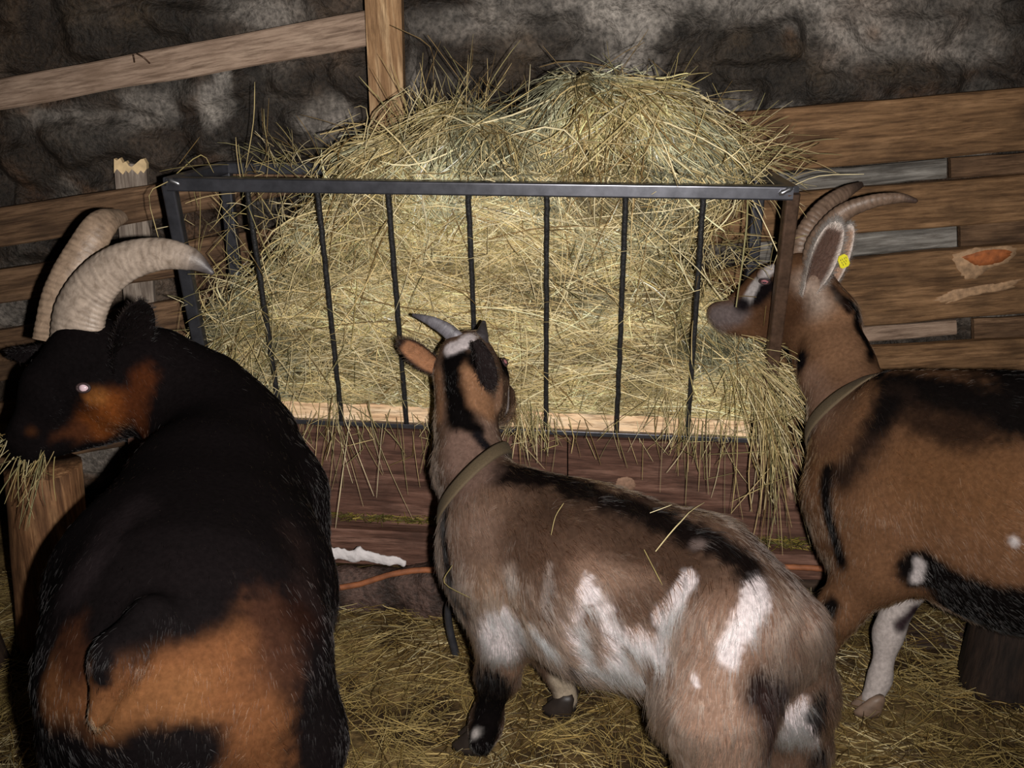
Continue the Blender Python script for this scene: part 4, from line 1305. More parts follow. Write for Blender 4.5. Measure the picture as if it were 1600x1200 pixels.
    for px, py, r, l in [(730, 600, 0.13, 0.009), (788, 600, 0.12, 0.007), (785, 635, 0.10, 0.007), (770, 640, 0.10, 0.008), (735, 700, 0.10, 0.014), (760, 1120, 0.10, 0.010), (885, 1080, 0.09, 0.010), (930, 1040, 0.12, 0.042), (1010, 1050, 0.10, 0.042), (900, 990, 0.08, 0.036), (1010, 960, 0.12, 0.034), (1255, 990, 0.09, 0.034), (1230, 1120, 0.09, 0.034), (1120, 800, 0.12, 0.034)]:
        g.lenspots.append((g.hit(px, py), r, l))
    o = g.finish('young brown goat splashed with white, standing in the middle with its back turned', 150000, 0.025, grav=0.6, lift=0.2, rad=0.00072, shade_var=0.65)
    g.horn([at(728, 548, 2.05), at(703, 520, 2.06), at(675, 503, 2.07), at(645, 492, 2.085)], [0.021, 0.017, 0.012, 0.003], srgb(112, 110, 118), 0.75, wide=(0.4, -0.3, 0.8), ridges=6, ridge_amp=0.03, tipcol=srgb(70, 68, 74))
    g.ear(at(694, 578, 2.05), at(624, 534, 2.04), (0.25, -0.75, -0.35), 0.062, 0.35, srgb(30, 24, 22), srgb(138, 98, 72), srgb(34, 26, 24), fuzz=1200)
    g.horn([at(748, 548, 2.045), at(752, 524, 2.06), at(756, 502, 2.09)], [0.019, 0.014, 0.004], srgb(60, 56, 60), 0.75, wide=(1, 0, 0), ridges=4, ridge_amp=0.03)
    g.ear(at(740, 534, 1.985), at(770, 608, 1.955), (0.55, -0.8, 0.1), 0.056, 0.4, srgb(22, 18, 18), srgb(30, 24, 24), None, fuzz=900)
    g.hit_eye = g.eye(788, 566, 0.010, None, slit=False)
    g.collar(at(748, 745, 1.925), at(770, 810, 1.84) - at(728, 690, 1.985) + V(0.10, 0.04, -0.02), 0.032, 'olive webbing collar')
    g.hoof(on_floor(748, 1168, 0.0), (-0.8, 0.25), 1.25)
    g.hoof(on_floor(883, 1113, 0.0), (-0.8, 0.35), 1.15)
    g.hoof(V(0.32, 1.43, 0.0), (-0.8, 0.45), 1.0)
    g.hoof(V(0.478, 1.595, 0.0), (-0.8, 0.45), 1.0)
    return g, o

# ================================================================== the brown doe on the right
def doe():
    g = Goat(srgb(140, 100, 72), (1.0, 1.75, 0))
    g.gain = (0.74, 0.90)
    f = g.f
    C = [at(1372, 742, 1.88), at(1500, 775, 1.80), at(1610, 800, 1.72)]
    hip = V(1.28, 1.56, 0.58); rump = V(1.42, 1.48, 0.56)
    f.chain(C + [hip, rump], [(0.115, 0.170), (0.155, 0.200), (0.185, 0.218), (0.160, 0.180), (0.12, 0.14)], 0.08)
    f.cone(at(1400, 622, 1.89), at(1600, 642, 1.74), (0.05, 0.05), (0.06, 0.06), 0.08)
    f.cone(at(1318, 770, 1.90), at(1345, 840, 1.87), (0.075, 0.08), (0.085, 0.09), 0.07)        # brisket
    f.chain([at(1290, 500, 2.28), at(1306, 575, 2.17), at(1346, 680, 1.97)], [(0.058, 0.070), (0.062, 0.077), (0.090, 0.115)], 0.05, lat=(0.45, 0.9, 0))
    poll, mid, mz = at(1252, 446, 2.33), at(1205, 460, 2.355), at(1138, 490, 2.36)
    f.chain([mz, mid, poll], [(0.031, 0.035), (0.050, 0.060), (0.060, 0.076)], 0.04)
    f.cone(poll, at(1290, 500, 2.28), (0.056, 0.070), (0.058, 0.072), 0.04)
    f.cone(at(1150, 510, 2.355), at(1225, 515, 2.325), (0.020, 0.022), (0.040, 0.046), 0.03)     # jaw
    f.cone(at(1190, 428, 2.315), at(1206, 422, 2.31), 0.014, 0.016, 0.015)                        # brow
    f.cone(at(1118, 488, 2.36), at(1128, 500, 2.35), 0.022, 0.024, 0.02)                          # nose
    f.chain([at(1250, 520, 2.28), at(1247, 575, 2.25)], [0.030, 0.012], 0.03)                     # throat tuft
    # near foreleg, bent forward
    f.chain([at(1372, 800, 1.80), at(1375, 880, 1.775), at(1312, 952, 1.79), at(1268, 1050, 1.83), on_floor(1262, 1098, 0.035)], [(0.08, 0.10), (0.062, 0.070), 0.036, 0.026, 0.028], 0.05)
    # far foreleg, white
    f.chain([at(1430, 850, 1.98), at(1418, 905, 1.95), at(1388, 990, 1.925), at(1375, 1060, 1.90), at(1362, 1092, 1.885)], [0.06, 0.045, 0.028, 0.021, 0.024], 0.03)
    for x, y in [(1.44, 1.40), (1.32, 1.68)]:
        f.chain([V(x - 0.06, y + 0.05, 0.52), V(x - 0.05, y, 0.40), V(x + 0.05, y - 0.02, 0.27), V(x, y, 0.10), V(x, y, 0.04)], [(0.09, 0.12), (0.07, 0.09), 0.042, 0.027, 0.028], 0.06)
    f.chain([V(1.49, 1.46, 0.66), V(1.55, 1.42, 0.62), V(1.57, 1.41, 0.55)], [0.032, 0.03, 0.014], 0.03)
    g.mesh(0.0066)
    blk = srgb(24, 19, 18)
    wh = srgb(222, 210, 208)
    g.paint([(1340, 600), (1300, 650)], 50, srgb(164, 122, 96), 0.7, 0.5)
    g.paint([(1300, 500), (1320, 560)], 50, srgb(190, 142, 108), 0.7, 0.5)
    g.paint([(1262, 600), (1285, 640)], 32, srgb(192, 150, 126), 0.7, 0.5)
    g.paint([(1450, 740), (1560, 760)], 70, srgb(134, 94, 64), 0.8, 0.6)
    g.paint([(1400, 604), (1480, 622), (1560, 640), (1620, 655)], 44, blk, 0.5, 0.5)
    g.paint3([at(1600, 640, 1.74) + V(0, 0, 0.02), V(1.25, 1.58, 0.80), V(1.42, 1.48, 0.72)], 0.10, blk, 0.5, 0.5)
    g.paint([(1395, 630), (1360, 690), (1318, 745)], 26, srgb(58, 42, 34), 0.9, 0.6)
    g.paint([(1392, 628), (1372, 660)], 20, blk, 0.8, 0.6)
    g.paint([(1440, 660), (1520, 680)], 26, srgb(60, 42, 32), 0.8, 0.7)
    g.paint([(1322, 448), (1340, 485), (1350, 515), (1362, 550), (1374, 588)], 10, blk, 0.5, 0.5)
    g.paint([(1320, 430), (1340, 470)], 8, srgb(50, 34, 28), 0.6, 0.5)
    g.paint([(1293, 735), (1290, 785), (1300, 830), (1314, 875)], 15, blk, 0.6, 0.4)
    g.paint([(1445, 895), (1510, 925), (1600, 955)], 42, blk, 0.3, 0.4)
    g.paint([(1500, 950), (1560, 985), (1640, 1000)], 50, blk, 0.3, 0.3)
    g.paint([(1420, 890), (1450, 880)], 20, blk, 0.5, 0.6)
    g.paint([(1300, 945), (1293, 955)], 14, blk, 0.6, 0.5)
    g.paint([(1585, 845)], 9, wh, 0.5, 0.6)
    g.paint([(1250, 565)], 20, srgb(34, 28, 32), 0.5, 0.5)
    g.paint([(1262, 452), (1272, 470)], 26, srgb(216, 190, 172), 0.8, 0.4)
    # face
    g.paint([(1235, 480), (1215, 500)], 34, srgb(112, 78, 56), 0.6, 0.5)
    g.paint([(1200, 445), (1180, 465)], 15, srgb(30, 24, 26), 0.5, 0.4)
    g.paint([(1226, 396), (1203, 411), (1182, 440), (1166, 470)], 8, srgb(226, 216, 214), 0.4, 0.3)
    g.paint([(1145, 492), (1122, 494)], 22, srgb(146, 130, 128), 0.6, 0.4)
    g.paint([(1160, 475)], 12, srgb(40, 34, 36), 0.6, 0.4)
    # white foreleg
    P = [at(1425, 900, 1.93), at(1388, 990, 1.925), at(1375, 1060, 1.90), at(1362, 1092, 1.885)]
    g.paint3(P, 0.055, srgb(226, 212, 206), 0.3, 0.4)
    g.paint([(1428, 955), (1420, 985)], 12, srgb(74, 58, 62), 0.6, 0.6)
    g.paint([(1438, 880), (1432, 905)], 10, wh, 0.5, 0.6)
    for px, py, r, l in [(1210, 470, 0.15, 0.008), (1385, 1020, 0.16, 0.008), (1375, 890, 0.1, 0.012), (1300, 560, 0.14, 0.014), (1560, 960, 0.16, 0.014)]:
        g.lenspots.append((g.hit(px, py), r, l))
    g.lenspots.append((at(1385, 1020, 1.92), 0.2, 0.007))
    g.lenspots.append((g.hit(1268, 448), 0.06, 0.018))
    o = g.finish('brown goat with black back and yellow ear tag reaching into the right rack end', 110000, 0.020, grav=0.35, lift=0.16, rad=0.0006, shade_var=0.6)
    hc = srgb(122, 102, 88)
    g.horn([at(1252, 425, 2.34), at(1256, 375, 2.36), at(1283, 330, 2.385), at(1318, 302, 2.42), at(1346, 288, 2.46)], [0.026, 0.026, 0.022, 0.016, 0.007], hc, 0.8, wide=(0.9, 0, -0.4), ridges=26, ridge_amp=0.09, tipcol=srgb(60, 50, 46))
    g.horn([at(1268, 425, 2.295), at(1278, 378, 2.29), at(1313, 335, 2.28), at(1360, 315, 2.265), at(1405, 309, 2.26), at(1432, 314, 2.255)], [0.025, 0.025, 0.020, 0.015, 0.011, 0.005], hc, 0.8, wide=(0.9, 0, -0.4), ridges=28, ridge_amp=0.09, tipcol=srgb(66, 52, 46))
    earc = srgb(208, 188, 172)
    g.ear(at(1258, 458, 2.275), at(1310, 346, 2.25), (-0.05, -0.95, -0.25), 0.080, 0.42, srgb(120, 94, 78), srgb(84, 66, 58), srgb(190, 178, 170), fuzz=5000, fuzz_len=0.012)
    e2 = g.ear(at(1300, 440, 2.32), at(1330, 350, 2.32), (0.1, -0.95, -0.1), 0.048, 0.35, srgb(120, 94, 78), srgb(150, 122, 104), srgb(190, 178, 170), fuzz=2500)
    g.eye(1195, 439, 0.0105, 'brown eye with a pink flash glint painted in')
    # ear tag clipped to the far ear
    c = at(1318, 408, 2.245)
    r_, u_ = unit(V(0.88, 0.1, 0.42)), unit(V(-0.42, -0.1, 0.9))
    nrm = unit(np.cross(r_, u_)); nrm = nrm if nrm[1] < 0 else -nrm
    w, h = 0.0115, 0.0155
    out = [(-w, -h * 0.7), (-w * 0.6, -h), (w * 0.6, -h), (w, -h * 0.7), (w, h * 0.55), (w * 0.55, h), (-w * 0.55, h), (-w, h * 0.55)]
    vs_ = [c + r_ * x + u_ * y + nrm * z for z in (0.0015, -0.0015) for x, y in out]
    n = len(out)
    fs = [tuple(range(n)), tuple(range(2 * n - 1, n - 1, -1))] + [(k, n + k, n + (k + 1) % n, (k + 1) % n) for k in range(n)]
    tg = MB().add(vs_, fs).build('ear_tag', M['tag'], g.o, c)
    tg['label'] = 'yellow plastic ear tag with worn dark print'
    ink = MB()
    for y, xs in ((0.006, (-0.006, -0.002, 0.003, 0.007)), (-0.001, (-0.005, 0.0, 0.005)), (-0.007, (-0.004, 0.002))):
        for x in xs:
            p = c + nrm * 0.0019
            ink.bar(p + r_ * x + u_ * (y - 0.0022), p + r_ * x + u_ * (y + 0.0022), 0.0012, 0.0006, up=nrm, bev=0.0001)
    i_ = ink.build('print', M['tagink'], tg, c); i_.location = (0, 0, 0)
    g.collar(at(1340, 640, 2.02), at(1362, 700, 1.93) - at(1305, 560, 2.18) + V(0.06, 0.03, -0.02), 0.044, 'wide olive webbing collar')
    g.hoof(on_floor(1362, 1112, 0.0), (-0.75, 0.1), 1.0, 'hoof_pale')
    g.hoof(on_floor(1262, 1100, 0.0), (-0.9, 0.4), 1.05)
    g.hoof(V(1.44, 1.40, 0.0), (-0.85, 0.5), 1.1)
    g.hoof(V(1.32, 1.68, 0.0), (-0.85, 0.5), 1.1)
    return g, o

g1, goat_a = billy()
g2, goat_b = kid()
g3, goat_c = doe()
# ================================================================== hay
HAY = np.array([srgb(224, 210, 168), srgb(206, 190, 142), srgb(182, 168, 118), srgb(212, 192, 146), srgb(160, 152, 110), srgb(240, 230, 196), srgb(150, 146, 108), srgb(134, 112, 74)])
HAY = HAY * np.array([1.03, 0.97, 0.85])
STRAW = np.array([srgb(158, 136, 84), srgb(128, 104, 58), srgb(100, 78, 42), srgb(186, 166, 116), srgb(84, 64, 36), srgb(144, 120, 70), srgb(216, 200, 156)])
def rk(u, v, w):
    """a place in the rack: u along, v up, w front to back"""
    f = (FBL * (1 - u) + FBR * u) * (1 - v) + (FTL * (1 - u) + FTR * u) * v
    b = (BBL * (1 - u) + BBR * u) * (1 - v) + (BTL * (1 - u) + BTR * u) * v
    return f * (1 - w) + b * w
FN = unit(np.cross(FTR - FTL, FBL - FTL)); FN = FN if FN[1] > 0 else -FN       # into the rack
def behind_bars(p, gap):
    """hay in the basket stays behind the bars and above the floor board"""
    d = (p - FTL) @ FN
    m = (p[..., 2] < FTL[2] + 0.03) & (p[..., 0] < FTR[0] + 0.03) & (p[..., 0] > FTL[0] - 0.1)
    gap = np.where(p[..., 2] > FTL[2] - 0.03, 0.034, gap)
    p = p + FN * np.where(m, np.maximum(gap - d, 0), 0)[..., None]
    zf = FBL[2] + (FBR[2] - FBL[2]) * np.clip((p[..., 0] - FBL[0]) / (FBR[0] - FBL[0]), 0, 1) + 0.048
    p[..., 2] = np.maximum(p[..., 2], zf + 0.012 * vnoise(p, 60, 3))
    return p
HEAD = (at(1105, 498, 2.36), at(1245, 430, 2.33))
def head_near(P):
    a, b = HEAD
    ab = (b - a)[[0, 2]]
    q = P[..., [0, 2]] - a[[0, 2]]
    t = np.clip(q @ ab / (ab @ ab), 0, 1)
    return np.linalg.norm(q - t[..., None] * ab, axis=-1)
def clear_of_head(P):
    """no loose stalks across the face of the feeding doe"""
    return ~((head_near(P) < 0.06) & (P[..., 1] < 2.40)).any(1)
def nosed(P):
    """the doe has pushed the hay back from her face"""
    w = 1 - sstep(0.055, 0.10, head_near(P))
    P = P.copy()
    P[..., 1] += w * np.maximum(2.405 - P[..., 1], 0)
    return P
H = Field()
# packed in the basket
H.chain([rk(0.16, 0.30, 0.5), rk(0.5, 0.31, 0.48), rk(0.85, 0.31, 0.5)], [(0.085, 0.135), (0.095, 0.15), (0.10, 0.15)], 0.05)
H.chain([rk(0.22, 0.60, 0.55), rk(0.5, 0.66, 0.5), rk(0.75, 0.60, 0.52)], [(0.08, 0.13), (0.10, 0.18), (0.085, 0.15)], 0.05)
H.chain([rk(0.32, 0.88, 0.55), rk(0.55, 0.92, 0.5), rk(0.77, 0.86, 0.52)], [(0.08, 0.10), (0.11, 0.14), (0.085, 0.10)], 0.05)
H.cone(rk(0.06, 0.34, 0.45), rk(0.2, 0.3, 0.45), (0.06, 0.09), (0.08, 0.13), 0.05)
# the heap over the rails
H.cone(at(720, 222, 2.40), at(760, 258, 2.38), (0.10, 0.07), (0.14, 0.09), 0.06)
H.cone(at(600, 255, 2.44), at(760, 265, 2.40), (0.08, 0.045), (0.10, 0.06), 0.05)
H.cone(at(905, 178, 2.40), at(1010, 205, 2.38), (0.10, 0.075), (0.12, 0.085), 0.05)
H.cone(at(930, 240, 2.36), at(1090, 250, 2.33), (0.12, 0.08), (0.09, 0.05), 0.05)
# right end where the doe feeds
H.cone(at(1105, 570, 2.34), at(1140, 610, 2.33), (0.07, 0.09), (0.07, 0.08), 0.05)
h = 0.012
D, lo = H.grid(h)
hv, hf = surface_nets(D, lo, h)
hn = vert_normals(hv, hf)
hv2 = hv + hn * ((fbm(hv, 9, 2, 3) - 0.5) * 0.09 + (fbm(hv, 40, 4, 2) - 0.5) * 0.02 - 0.010)[:, None]
q = fbm(hv * [1, 1, 2.5], 16, 6, 4)[:, None]
w = sstep(0.35, 0.65, q)
hc = srgb(52, 42, 26) * (1 - w) + srgb(128, 112, 74) * w
hv2 = nosed(behind_bars(hv2, 0.030))
hay_o = tag(link('hay_heap', mesh_from('hay_heap', hv2, hf, hc), M['haybase'], None, (0, 2.4, 0.47)), 'heap of dry yellow green hay filling the steel rack', 'hay', kind='stuff')

def sdf_grad(F_, p, e=0.004):
    g = np.stack([F_.eval(p + V(e, 0, 0)) - F_.eval(p - V(e, 0, 0)), F_.eval(p + V(0, e, 0)) - F_.eval(p - V(0, e, 0)), F_.eval(p + V(0, 0, e)) - F_.eval(p - V(0, 0, e))], -1)
    return unit(g)

def march(F_, n, L, off, wild, Mp=6, aniso=(1.25, 0.5, 0.4)):
    A = np.linalg.norm(np.cross(hv[hf[:, 2]] - hv[hf[:, 0]], hv[hf[:, 3]] - hv[hf[:, 1]]), axis=1)
    cen = hv[hf].mean(1)
    A = A * (0.35 + 1.0 * (hn[hf].mean(1)[:, 1] < 0.3))          # most of it where the room sees it
    fi = rng.choice(len(hf), n, p=A / A.sum())
    p = cen[fi] + rng.normal(0, 0.004, (n, 3))
    d = rng.normal(size=(n, 3)) * aniso
    # on top of the heap the stalks run downhill off the peaks
    top = sstep(FTL[2] - 0.01, FTL[2] + 0.05, p[:, 2])[:, None]
    nn = sdf_grad(F_, p)
    down = V(0, 0, -1) - nn * nn[:, 2:3] * -1
    down = unit(down - nn * np.sum(down * nn, 1, keepdims=True))
    d = d + top * down * 1.6
    # clumps lie together
    sw = np.stack([fbm(p, 7, 101, 2), fbm(p, 7, 102, 2), fbm(p, 7, 103, 2)], 1) - 0.5
    d = unit(d + sw * 2.2 * [1, 0.6, 1.0])
    d = unit(d - nn * np.sum(d * nn, 1, keepdims=True) + nn * rng.normal(0.06, wild, (n, 1)))
    curl = rng.normal(0, 0.10, (n, 3))
    out = [p + nn * off[:, None]]
    for k in range(Mp - 1):
        st = (L / (Mp - 1))[:, None]
        q = out[-1] + d * st
        e = F_.eval(q)
        g = sdf_grad(F_, q)
        push = np.maximum(off * 0.6 - e, 0)
        pull = np.maximum(e - off - 0.035, 0) * 0.5
        q = q + g * (push - pull)[:, None]
        d = unit(d + curl + V(0, 0, -0.06))
        out.append(q)
    return np.stack(out, 1)
n1 = 22000
L = np.where(rng.random(n1) < 0.2, 0.18, 0.09) * (0.5 + rng.random(n1))
P1 = behind_bars(march(H, n1, L, np.abs(rng.normal(0, 0.010, n1)), 0.14), 0.008 + 0.022 * rng.random((n1, 1)))
r1 = np.where(rng.random(n1) < 0.14, 0.0018, 0.0009) * (0.7 + 0.6 * rng.random(n1))
cl = fbm(P1[:, 0] * [1, 1, 2.0], 9, 77, 3)
ci = np.clip(((cl - 0.3) / 0.4 * 5 + rng.normal(0, 2.0, n1)).astype(int), 0, 7)
c1 = HAY[ci] * (0.40 + 0.85 * rng.random((n1, 1)))
pt = fbm(P1[:, 2] * [1, 1, 2.2], 6.5, 78, 3)[:, None]
c1 = c1 * (0.45 + 1.1 * sstep(0.3, 0.68, pt))
gw = sstep(0.54, 0.66, fbm(P1[:, 2], 8, 79, 2))[:, None] * 0.6
c1 = c1 * (1 - gw) + c1.mean(1, keepdims=True) * np.array([0.98, 1.10, 0.80]) * gw
n3 = 2600
P3 = behind_bars(march(H, n3, 0.16 + 0.26 * rng.random(n3), np.abs(rng.normal(0.006, 0.008, n3)), 0.10, Mp=6, aniso=(1.6, 0.5, 0.55)), 0.004 + 0.012 * rng.random((n3, 1)))
c3 = HAY[np.array([0, 0, 1, 5, 5, 3, 2, 7])[rng.integers(0, 8, n3)]] * (0.6 + 0.6 * rng.random((n3, 1)))
P1 = np.concatenate([P1, P3]); c1 = np.clip(np.concatenate([c1, c3]), 0, 0.95)
r1 = np.concatenate([r1, np.where(rng.random(n3) < 0.3, 0.0019, 0.0011) * (0.7 + 0.5 * rng.random(n3))])
P1 = nosed(P1)
o = link('stalks', stalk_mesh('stalks', P1, r1, c1), M['stalk'], hay_o, (0, 2.4, 0.47))
tag(o, kind='stuff')

# loose stalks: sticking out, poking through the bars, hanging over the rails
def spray(n, src, sd, direction, spread, L, bend=0.25, rad=0.00085, Mp=7, g=0.3):
    R = np.array(src)[rng.integers(0, len(src), n)] + rng.normal(size=(n, 3)) * sd
    d = unit(np.array(direction) + rng.normal(size=(n, 3)) * spread)
    ln = L * (0.45 + 0.9 * rng.random(n))
    t = np.linspace(0, 1, Mp)[None, :, None]
    b = rng.normal(size=(n, 1, 3)) * bend
    Pp = R[:, None, :] + ln[:, None, None] * (d[:, None, :] * t + b * t * t * 0.5 + V(0, 0, -1) * g * t * t * 0.5)
    # a few stalks have a sharp kink
    kk = rng.random(n) < 0.22
    kd = unit(rng.normal(size=(n, 3)) + V(0, 0, -0.6))
    Pp[kk, 4:, :] = Pp[kk, 3:4, :] + (np.arange(1, Mp - 3)[None, :, None] / Mp) * ln[kk, None, None] * kd[kk, None, :]
    return Pp, rad * (0.65 + 0.8 * rng.random(n)), HAY[rng.integers(0, 8, n)] * (0.65 + 0.5 * rng.random((n, 1)))
S = []
line = lambda a, b, n: [np.array(a) * (1 - t) + np.array(b) * t for t in np.linspace(0, 1, n)]
# along the foot, hanging over the bottom rail
S.append(spray(55, line(at(450, 640, 2.40), at(680, 650, 2.36), 8), 0.02, (0.05, -0.35, -0.9), 0.35, 0.12, g=0.3))
S.append(spray(28, line(at(480, 600, 2.40), at(560, 640, 2.37), 4), 0.02, (0.1, -0.4, -1.0), 0.25, 0.20, g=0.2))
S.append(spray(90, line(at(800, 630, 2.33), at(850, 650, 2.32), 4), 0.015, (0.0, -0.3, -0.9), 0.35, 0.10, g=0.3))
S.append(spray(14, line(at(880, 660, 2.33), at(1000, 670, 2.31), 4), 0.02, (0.1, -0.35, -0.9), 0.35, 0.09))
S.append(spray(45, line(at(1040, 600, 2.30), at(1090, 660, 2.29), 4), 0.015, (-0.05, -0.25, -1.0), 0.22, 0.16, g=0.1))
S.append(spray(20, line(at(1100, 650, 2.28), at(1180, 660, 2.27), 4), 0.02, (0.0, -0.3, -1.0), 0.3, 0.14))
# right end: a thick fall of hay round the post
S.append(spray(110, line(at(1150, 540, 2.27), at(1200, 620, 2.25), 6), 0.022, (0.42, -0.35, -0.75), 0.26, 0.22, g=0.45, bend=0.3))
S.append(spray(80, line(at(1165, 540, 2.27), at(1205, 600, 2.25), 5), 0.02, (0.75, -0.3, -0.2), 0.22, 0.21, g=1.1, bend=0.3))
S.append(spray(60, line(at(1195, 600, 2.23), at(1215, 670, 2.22), 4), 0.016, (0.12, -0.2, -1.0), 0.16, 0.26, g=0.1, bend=0.12))
S.append(spray(120, line(at(1080, 500, 2.32), at(1150, 580, 2.30), 6), 0.03, (0.5, -0.4, -0.5), 0.45, 0.15))
S.append(spray(150, line(at(1080, 330, 2.36), at(1140, 440, 2.35), 6), 0.035, (0.4, -0.3, 0.1), 0.7, 0.14))
# front, through the bars
S.append(spray(260, [rk(u, v, 0.06) for u in np.linspace(0.1, 0.95, 12) for v in np.linspace(0.05, 0.9, 7)], 0.045, (0, -0.30, -0.25), 0.8, 0.11))
# thin left end
S.append(spray(70, [rk(u, v, 0.3) for u in (0.02, 0.08, 0.14) for v in (0.5, 0.7, 0.9)], 0.05, (-0.1, -0.2, -0.1), 1.0, 0.17, bend=0.15))
S.append(spray(260, [rk(u, v, 0.2) for u in (0.05, 0.09, 0.14) for v in (0.22, 0.35, 0.45)], 0.03, (-0.3, -0.4, -0.4), 0.7, 0.13))
# on top
S.append(spray(150, line(at(400, 270, 2.46), at(640, 230, 2.46), 8), 0.03, (0.0, -0.1, 0.5), 0.7, 0.11))
S.append(spray(200, line(at(650, 230, 2.42), at(740, 200, 2.42), 6), 0.03, (0.05, -0.1, 0.9), 0.45, 0.14, g=0.1))
S.append(spray(90, line(at(780, 200, 2.42), at(1000, 150, 2.42), 8), 0.03, (0.2, -0.1, 0.5), 0.7, 0.13))
S.append(spray(260, line(at(1020, 180, 2.38), at(1180, 260, 2.36), 8), 0.03, (0.7, -0.1, 0.0), 0.45, 0.15))
# single stalks one can pick out on the skyline
def one(pts, r=0.0013, ci=0):
    pp = catmull([at(*p) for p in pts], 7)
    S.append((pp[None], np.array([r]), HAY[ci:ci + 1] * 0.9))
one([(384, 262, 2.43), (396, 190, 2.43), (398, 128, 2.43)], 0.0014, 1)
one([(430, 262, 2.43), (415, 210, 2.43), (412, 170, 2.43)], 0.0012, 2)
one([(272, 275, 2.40), (314, 242, 2.40), (334, 270, 2.40)], 0.0013, 2)
one([(280, 256, 2.40), (312, 214, 2.40)], 0.0009, 7)
one([(262, 284, 2.29), (233, 306, 2.29), (249, 376, 2.29)], 0.0013, 1)
one([(613, 40, 2.42), (672, 73, 2.42), (677, 130, 2.42)], 0.0013, 7)
one([(668, 55, 2.42), (716, 120, 2.42), (740, 150, 2.42)], 0.0013, 7)
one([(848, 72, 2.42), (884, 112, 2.42), (920, 130, 2.42)], 0.0012, 7)
one([(1046, 142, 2.34), (990, 195, 2.34), (925, 240, 2.34)], 0.0016, 7)
one([(1168, 290, 2.24), (1200, 258, 2.24), (1230, 224, 2.24)], 0.0013, 0)
one([(1235, 292, 2.22), (1280, 275, 2.22), (1350, 272, 2.22)], 0.0016, 5)
one([(1150, 480, 2.2), (1167, 350, 2.22), (1168, 250, 2.3), (1162, 225, 2.3)], 0.0022, 6)
one([(500, 210, 2.45), (560, 196, 2.45), (572, 192, 2.45)], 0.0026, 3)
one([(1000, 340, 2.2), (1090, 420, 2.22), (1130, 470, 2.22)], 0.0018, 5)
one([(1230, 660, 2.2), (1270, 700, 2.19), (1288, 728, 2.19)], 0.0016, 5)
one([(1180, 650, 2.22), (1170, 740, 2.2), (1175, 800, 2.2)], 0.0020, 3)
PL = np.concatenate([s[0] for s in S]); RL = np.concatenate([s[1] for s in S]); CL = np.concatenate([s[2] for s in S])
kp = clear_of_head(PL) | (rng.random(len(PL)) < 0.06); kp[-30:] = True; PL, RL, CL = PL[kp], RL[kp], CL[kp]
o = link('loose_stalks', stalk_mesh('loose_stalks', PL, RL, CL), M['stalk'], hay_o, (0, 2.4, 0.47))
tag(o, kind='stuff')

# a wisp in the black goat's mouth
wm = at(38, 698, 1.885)
W = [spray(24, [wm, at(62, 694, 1.885)], 0.006, (-0.3, -0.25, -0.85), 0.26, 0.11, rad=0.0009, g=0.2, bend=0.3), spray(26, [at(10, 690, 1.87)], 0.010, (-0.6, -0.2, -0.35), 0.5, 0.05, rad=0.001),
     spray(10, [at(78, 690, 1.885)], 0.008, (-0.35, -0.2, -0.9), 0.2, 0.15, rad=0.0009, g=0.1)]
PL, RL, CL = [np.concatenate([s[k] for s in W]) for k in range(3)]
tag(link('hay_wisp', stalk_mesh('hay_wisp', PL, RL, CL * 0.8), M['stalk'], None, wm), 'wisp of hay hanging from the black goat\'s mouth', 'hay', kind='stuff')

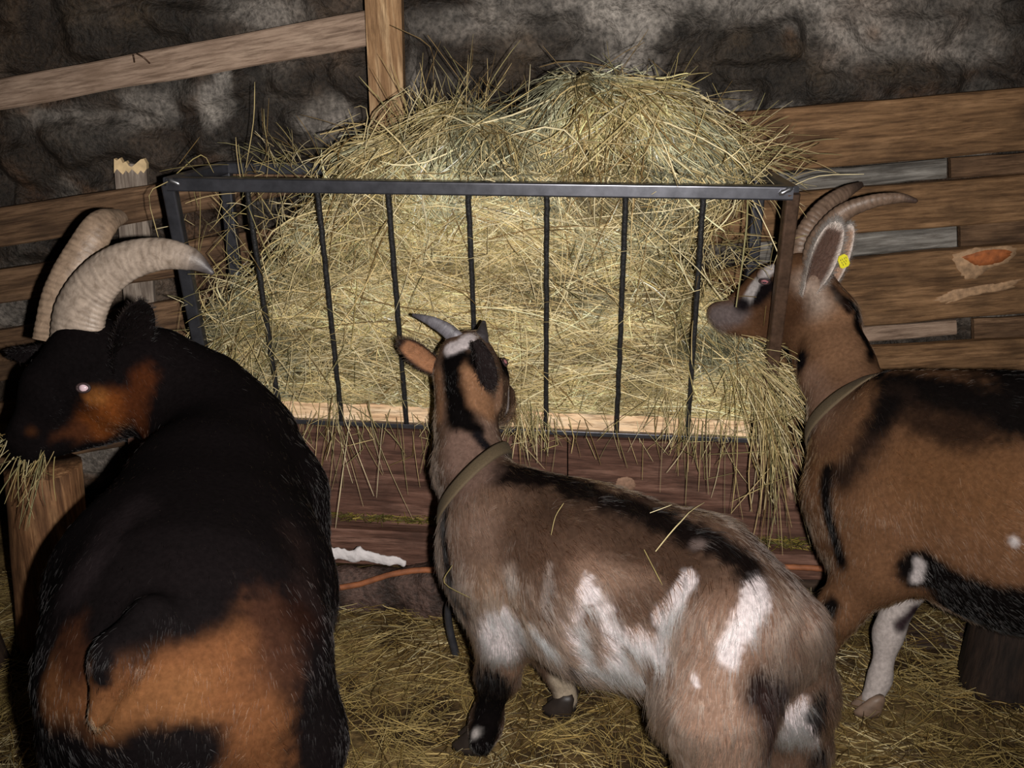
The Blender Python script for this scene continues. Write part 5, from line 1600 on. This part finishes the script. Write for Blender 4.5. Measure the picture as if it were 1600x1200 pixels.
# litter on the floor
n2 = 26000
x = rng.uniform(-1.7, 1.6, n2); y = 1.0 + 1.45 * rng.random(n2) ** 0.9
z = floor_z(x, y)
a = rng.uniform(0, 2 * np.pi, n2) ; 
sw = fbm(np.stack([x, y, 0 * x], 1), 4, 55, 2) * 9
a = np.where(rng.random(n2) < 0.6, sw + rng.normal(0, 0.5, n2), a)
el = np.abs(rng.normal(0, 0.16, n2))
d = np.stack([np.cos(a) * np.cos(el), np.sin(a) * np.cos(el), np.sin(el)], 1)
L = np.where(rng.random(n2) < 0.12, 0.16, 0.06) * (0.5 + rng.random(n2))
t = np.linspace(-0.5, 0.5, 5)[None, :, None]
bend = np.stack([-np.sin(a), np.cos(a), 0 * a], 1) * rng.normal(0, 0.35, (n2, 1))
P2 = np.stack([x, y, z + 0.004 + np.abs(rng.normal(0, 0.010, n2))], 1)[:, None, :] + d[:, None, :] * t * L[:, None, None] + bend[:, None, :] * (0.25 - t * t) * L[:, None, None]
P2[..., 2] = np.maximum(P2[..., 2], floor_z(P2[..., 0], P2[..., 1]) + 0.001)
cl = fbm(np.stack([x, y, 0 * x], 1), 6, 88, 3)
ci = np.clip(((0.62 - cl) / 0.3 * 5 + rng.normal(0, 1.8, n2)).astype(int), 0, 6)
c2 = STRAW[ci] * (0.4 + 0.8 * rng.random((n2, 1)))
r2 = np.where(rng.random(n2) < 0.1, 0.0018, 0.0010) * (0.7 + 0.6 * rng.random(n2))
tag(link('straw_litter', stalk_mesh('straw_litter', P2, r2, c2), M['stalk'], None, (0, 1.8, 0)), 'trampled straw and hay scattered over the barn floor', 'straw', kind='stuff')

# stalks lying on the young goat's back
def on_back(g, pts, r, label, ci):
    P = [g.hit(*p) for p in pts]
    P = [p + np.array(g.bvh.find_nearest(Vector(p))[1]) * 0.017 for p in P]
    pp = catmull(P, 9)
    m = stalk_mesh('hay_stalk', pp[None], np.array([r]), HAY[ci:ci + 1] * 0.65)
    return tag(link('hay_stalk', m, M['stalk'], None, pp.mean(0)), label, 'stalk', 'hay stalks caught in the young goat\'s coat')
on_back(g2, [(1030, 868), (1055, 838), (1080, 812), (1098, 800)], 0.0013, 'longest pale stalk slanting over the middle goat\'s hip', 0)
on_back(g2, [(868, 842), (874, 815), (886, 795)], 0.0011, 'curved stalk on the middle goat\'s shoulder blade', 1)
on_back(g2, [(1018, 812), (1038, 806), (1050, 802)], 0.0012, 'short pale stalk on the dark stripe of the middle goat\'s back', 5)
on_back(g2, [(1012, 865), (1028, 892), (1044, 918)], 0.0012, 'thin stalk pointing down the middle goat\'s flank', 2)
on_back(g2, [(718, 884), (707, 908), (744, 930)], 0.0014, 'kinked stalk on the middle goat\'s chest', 2)
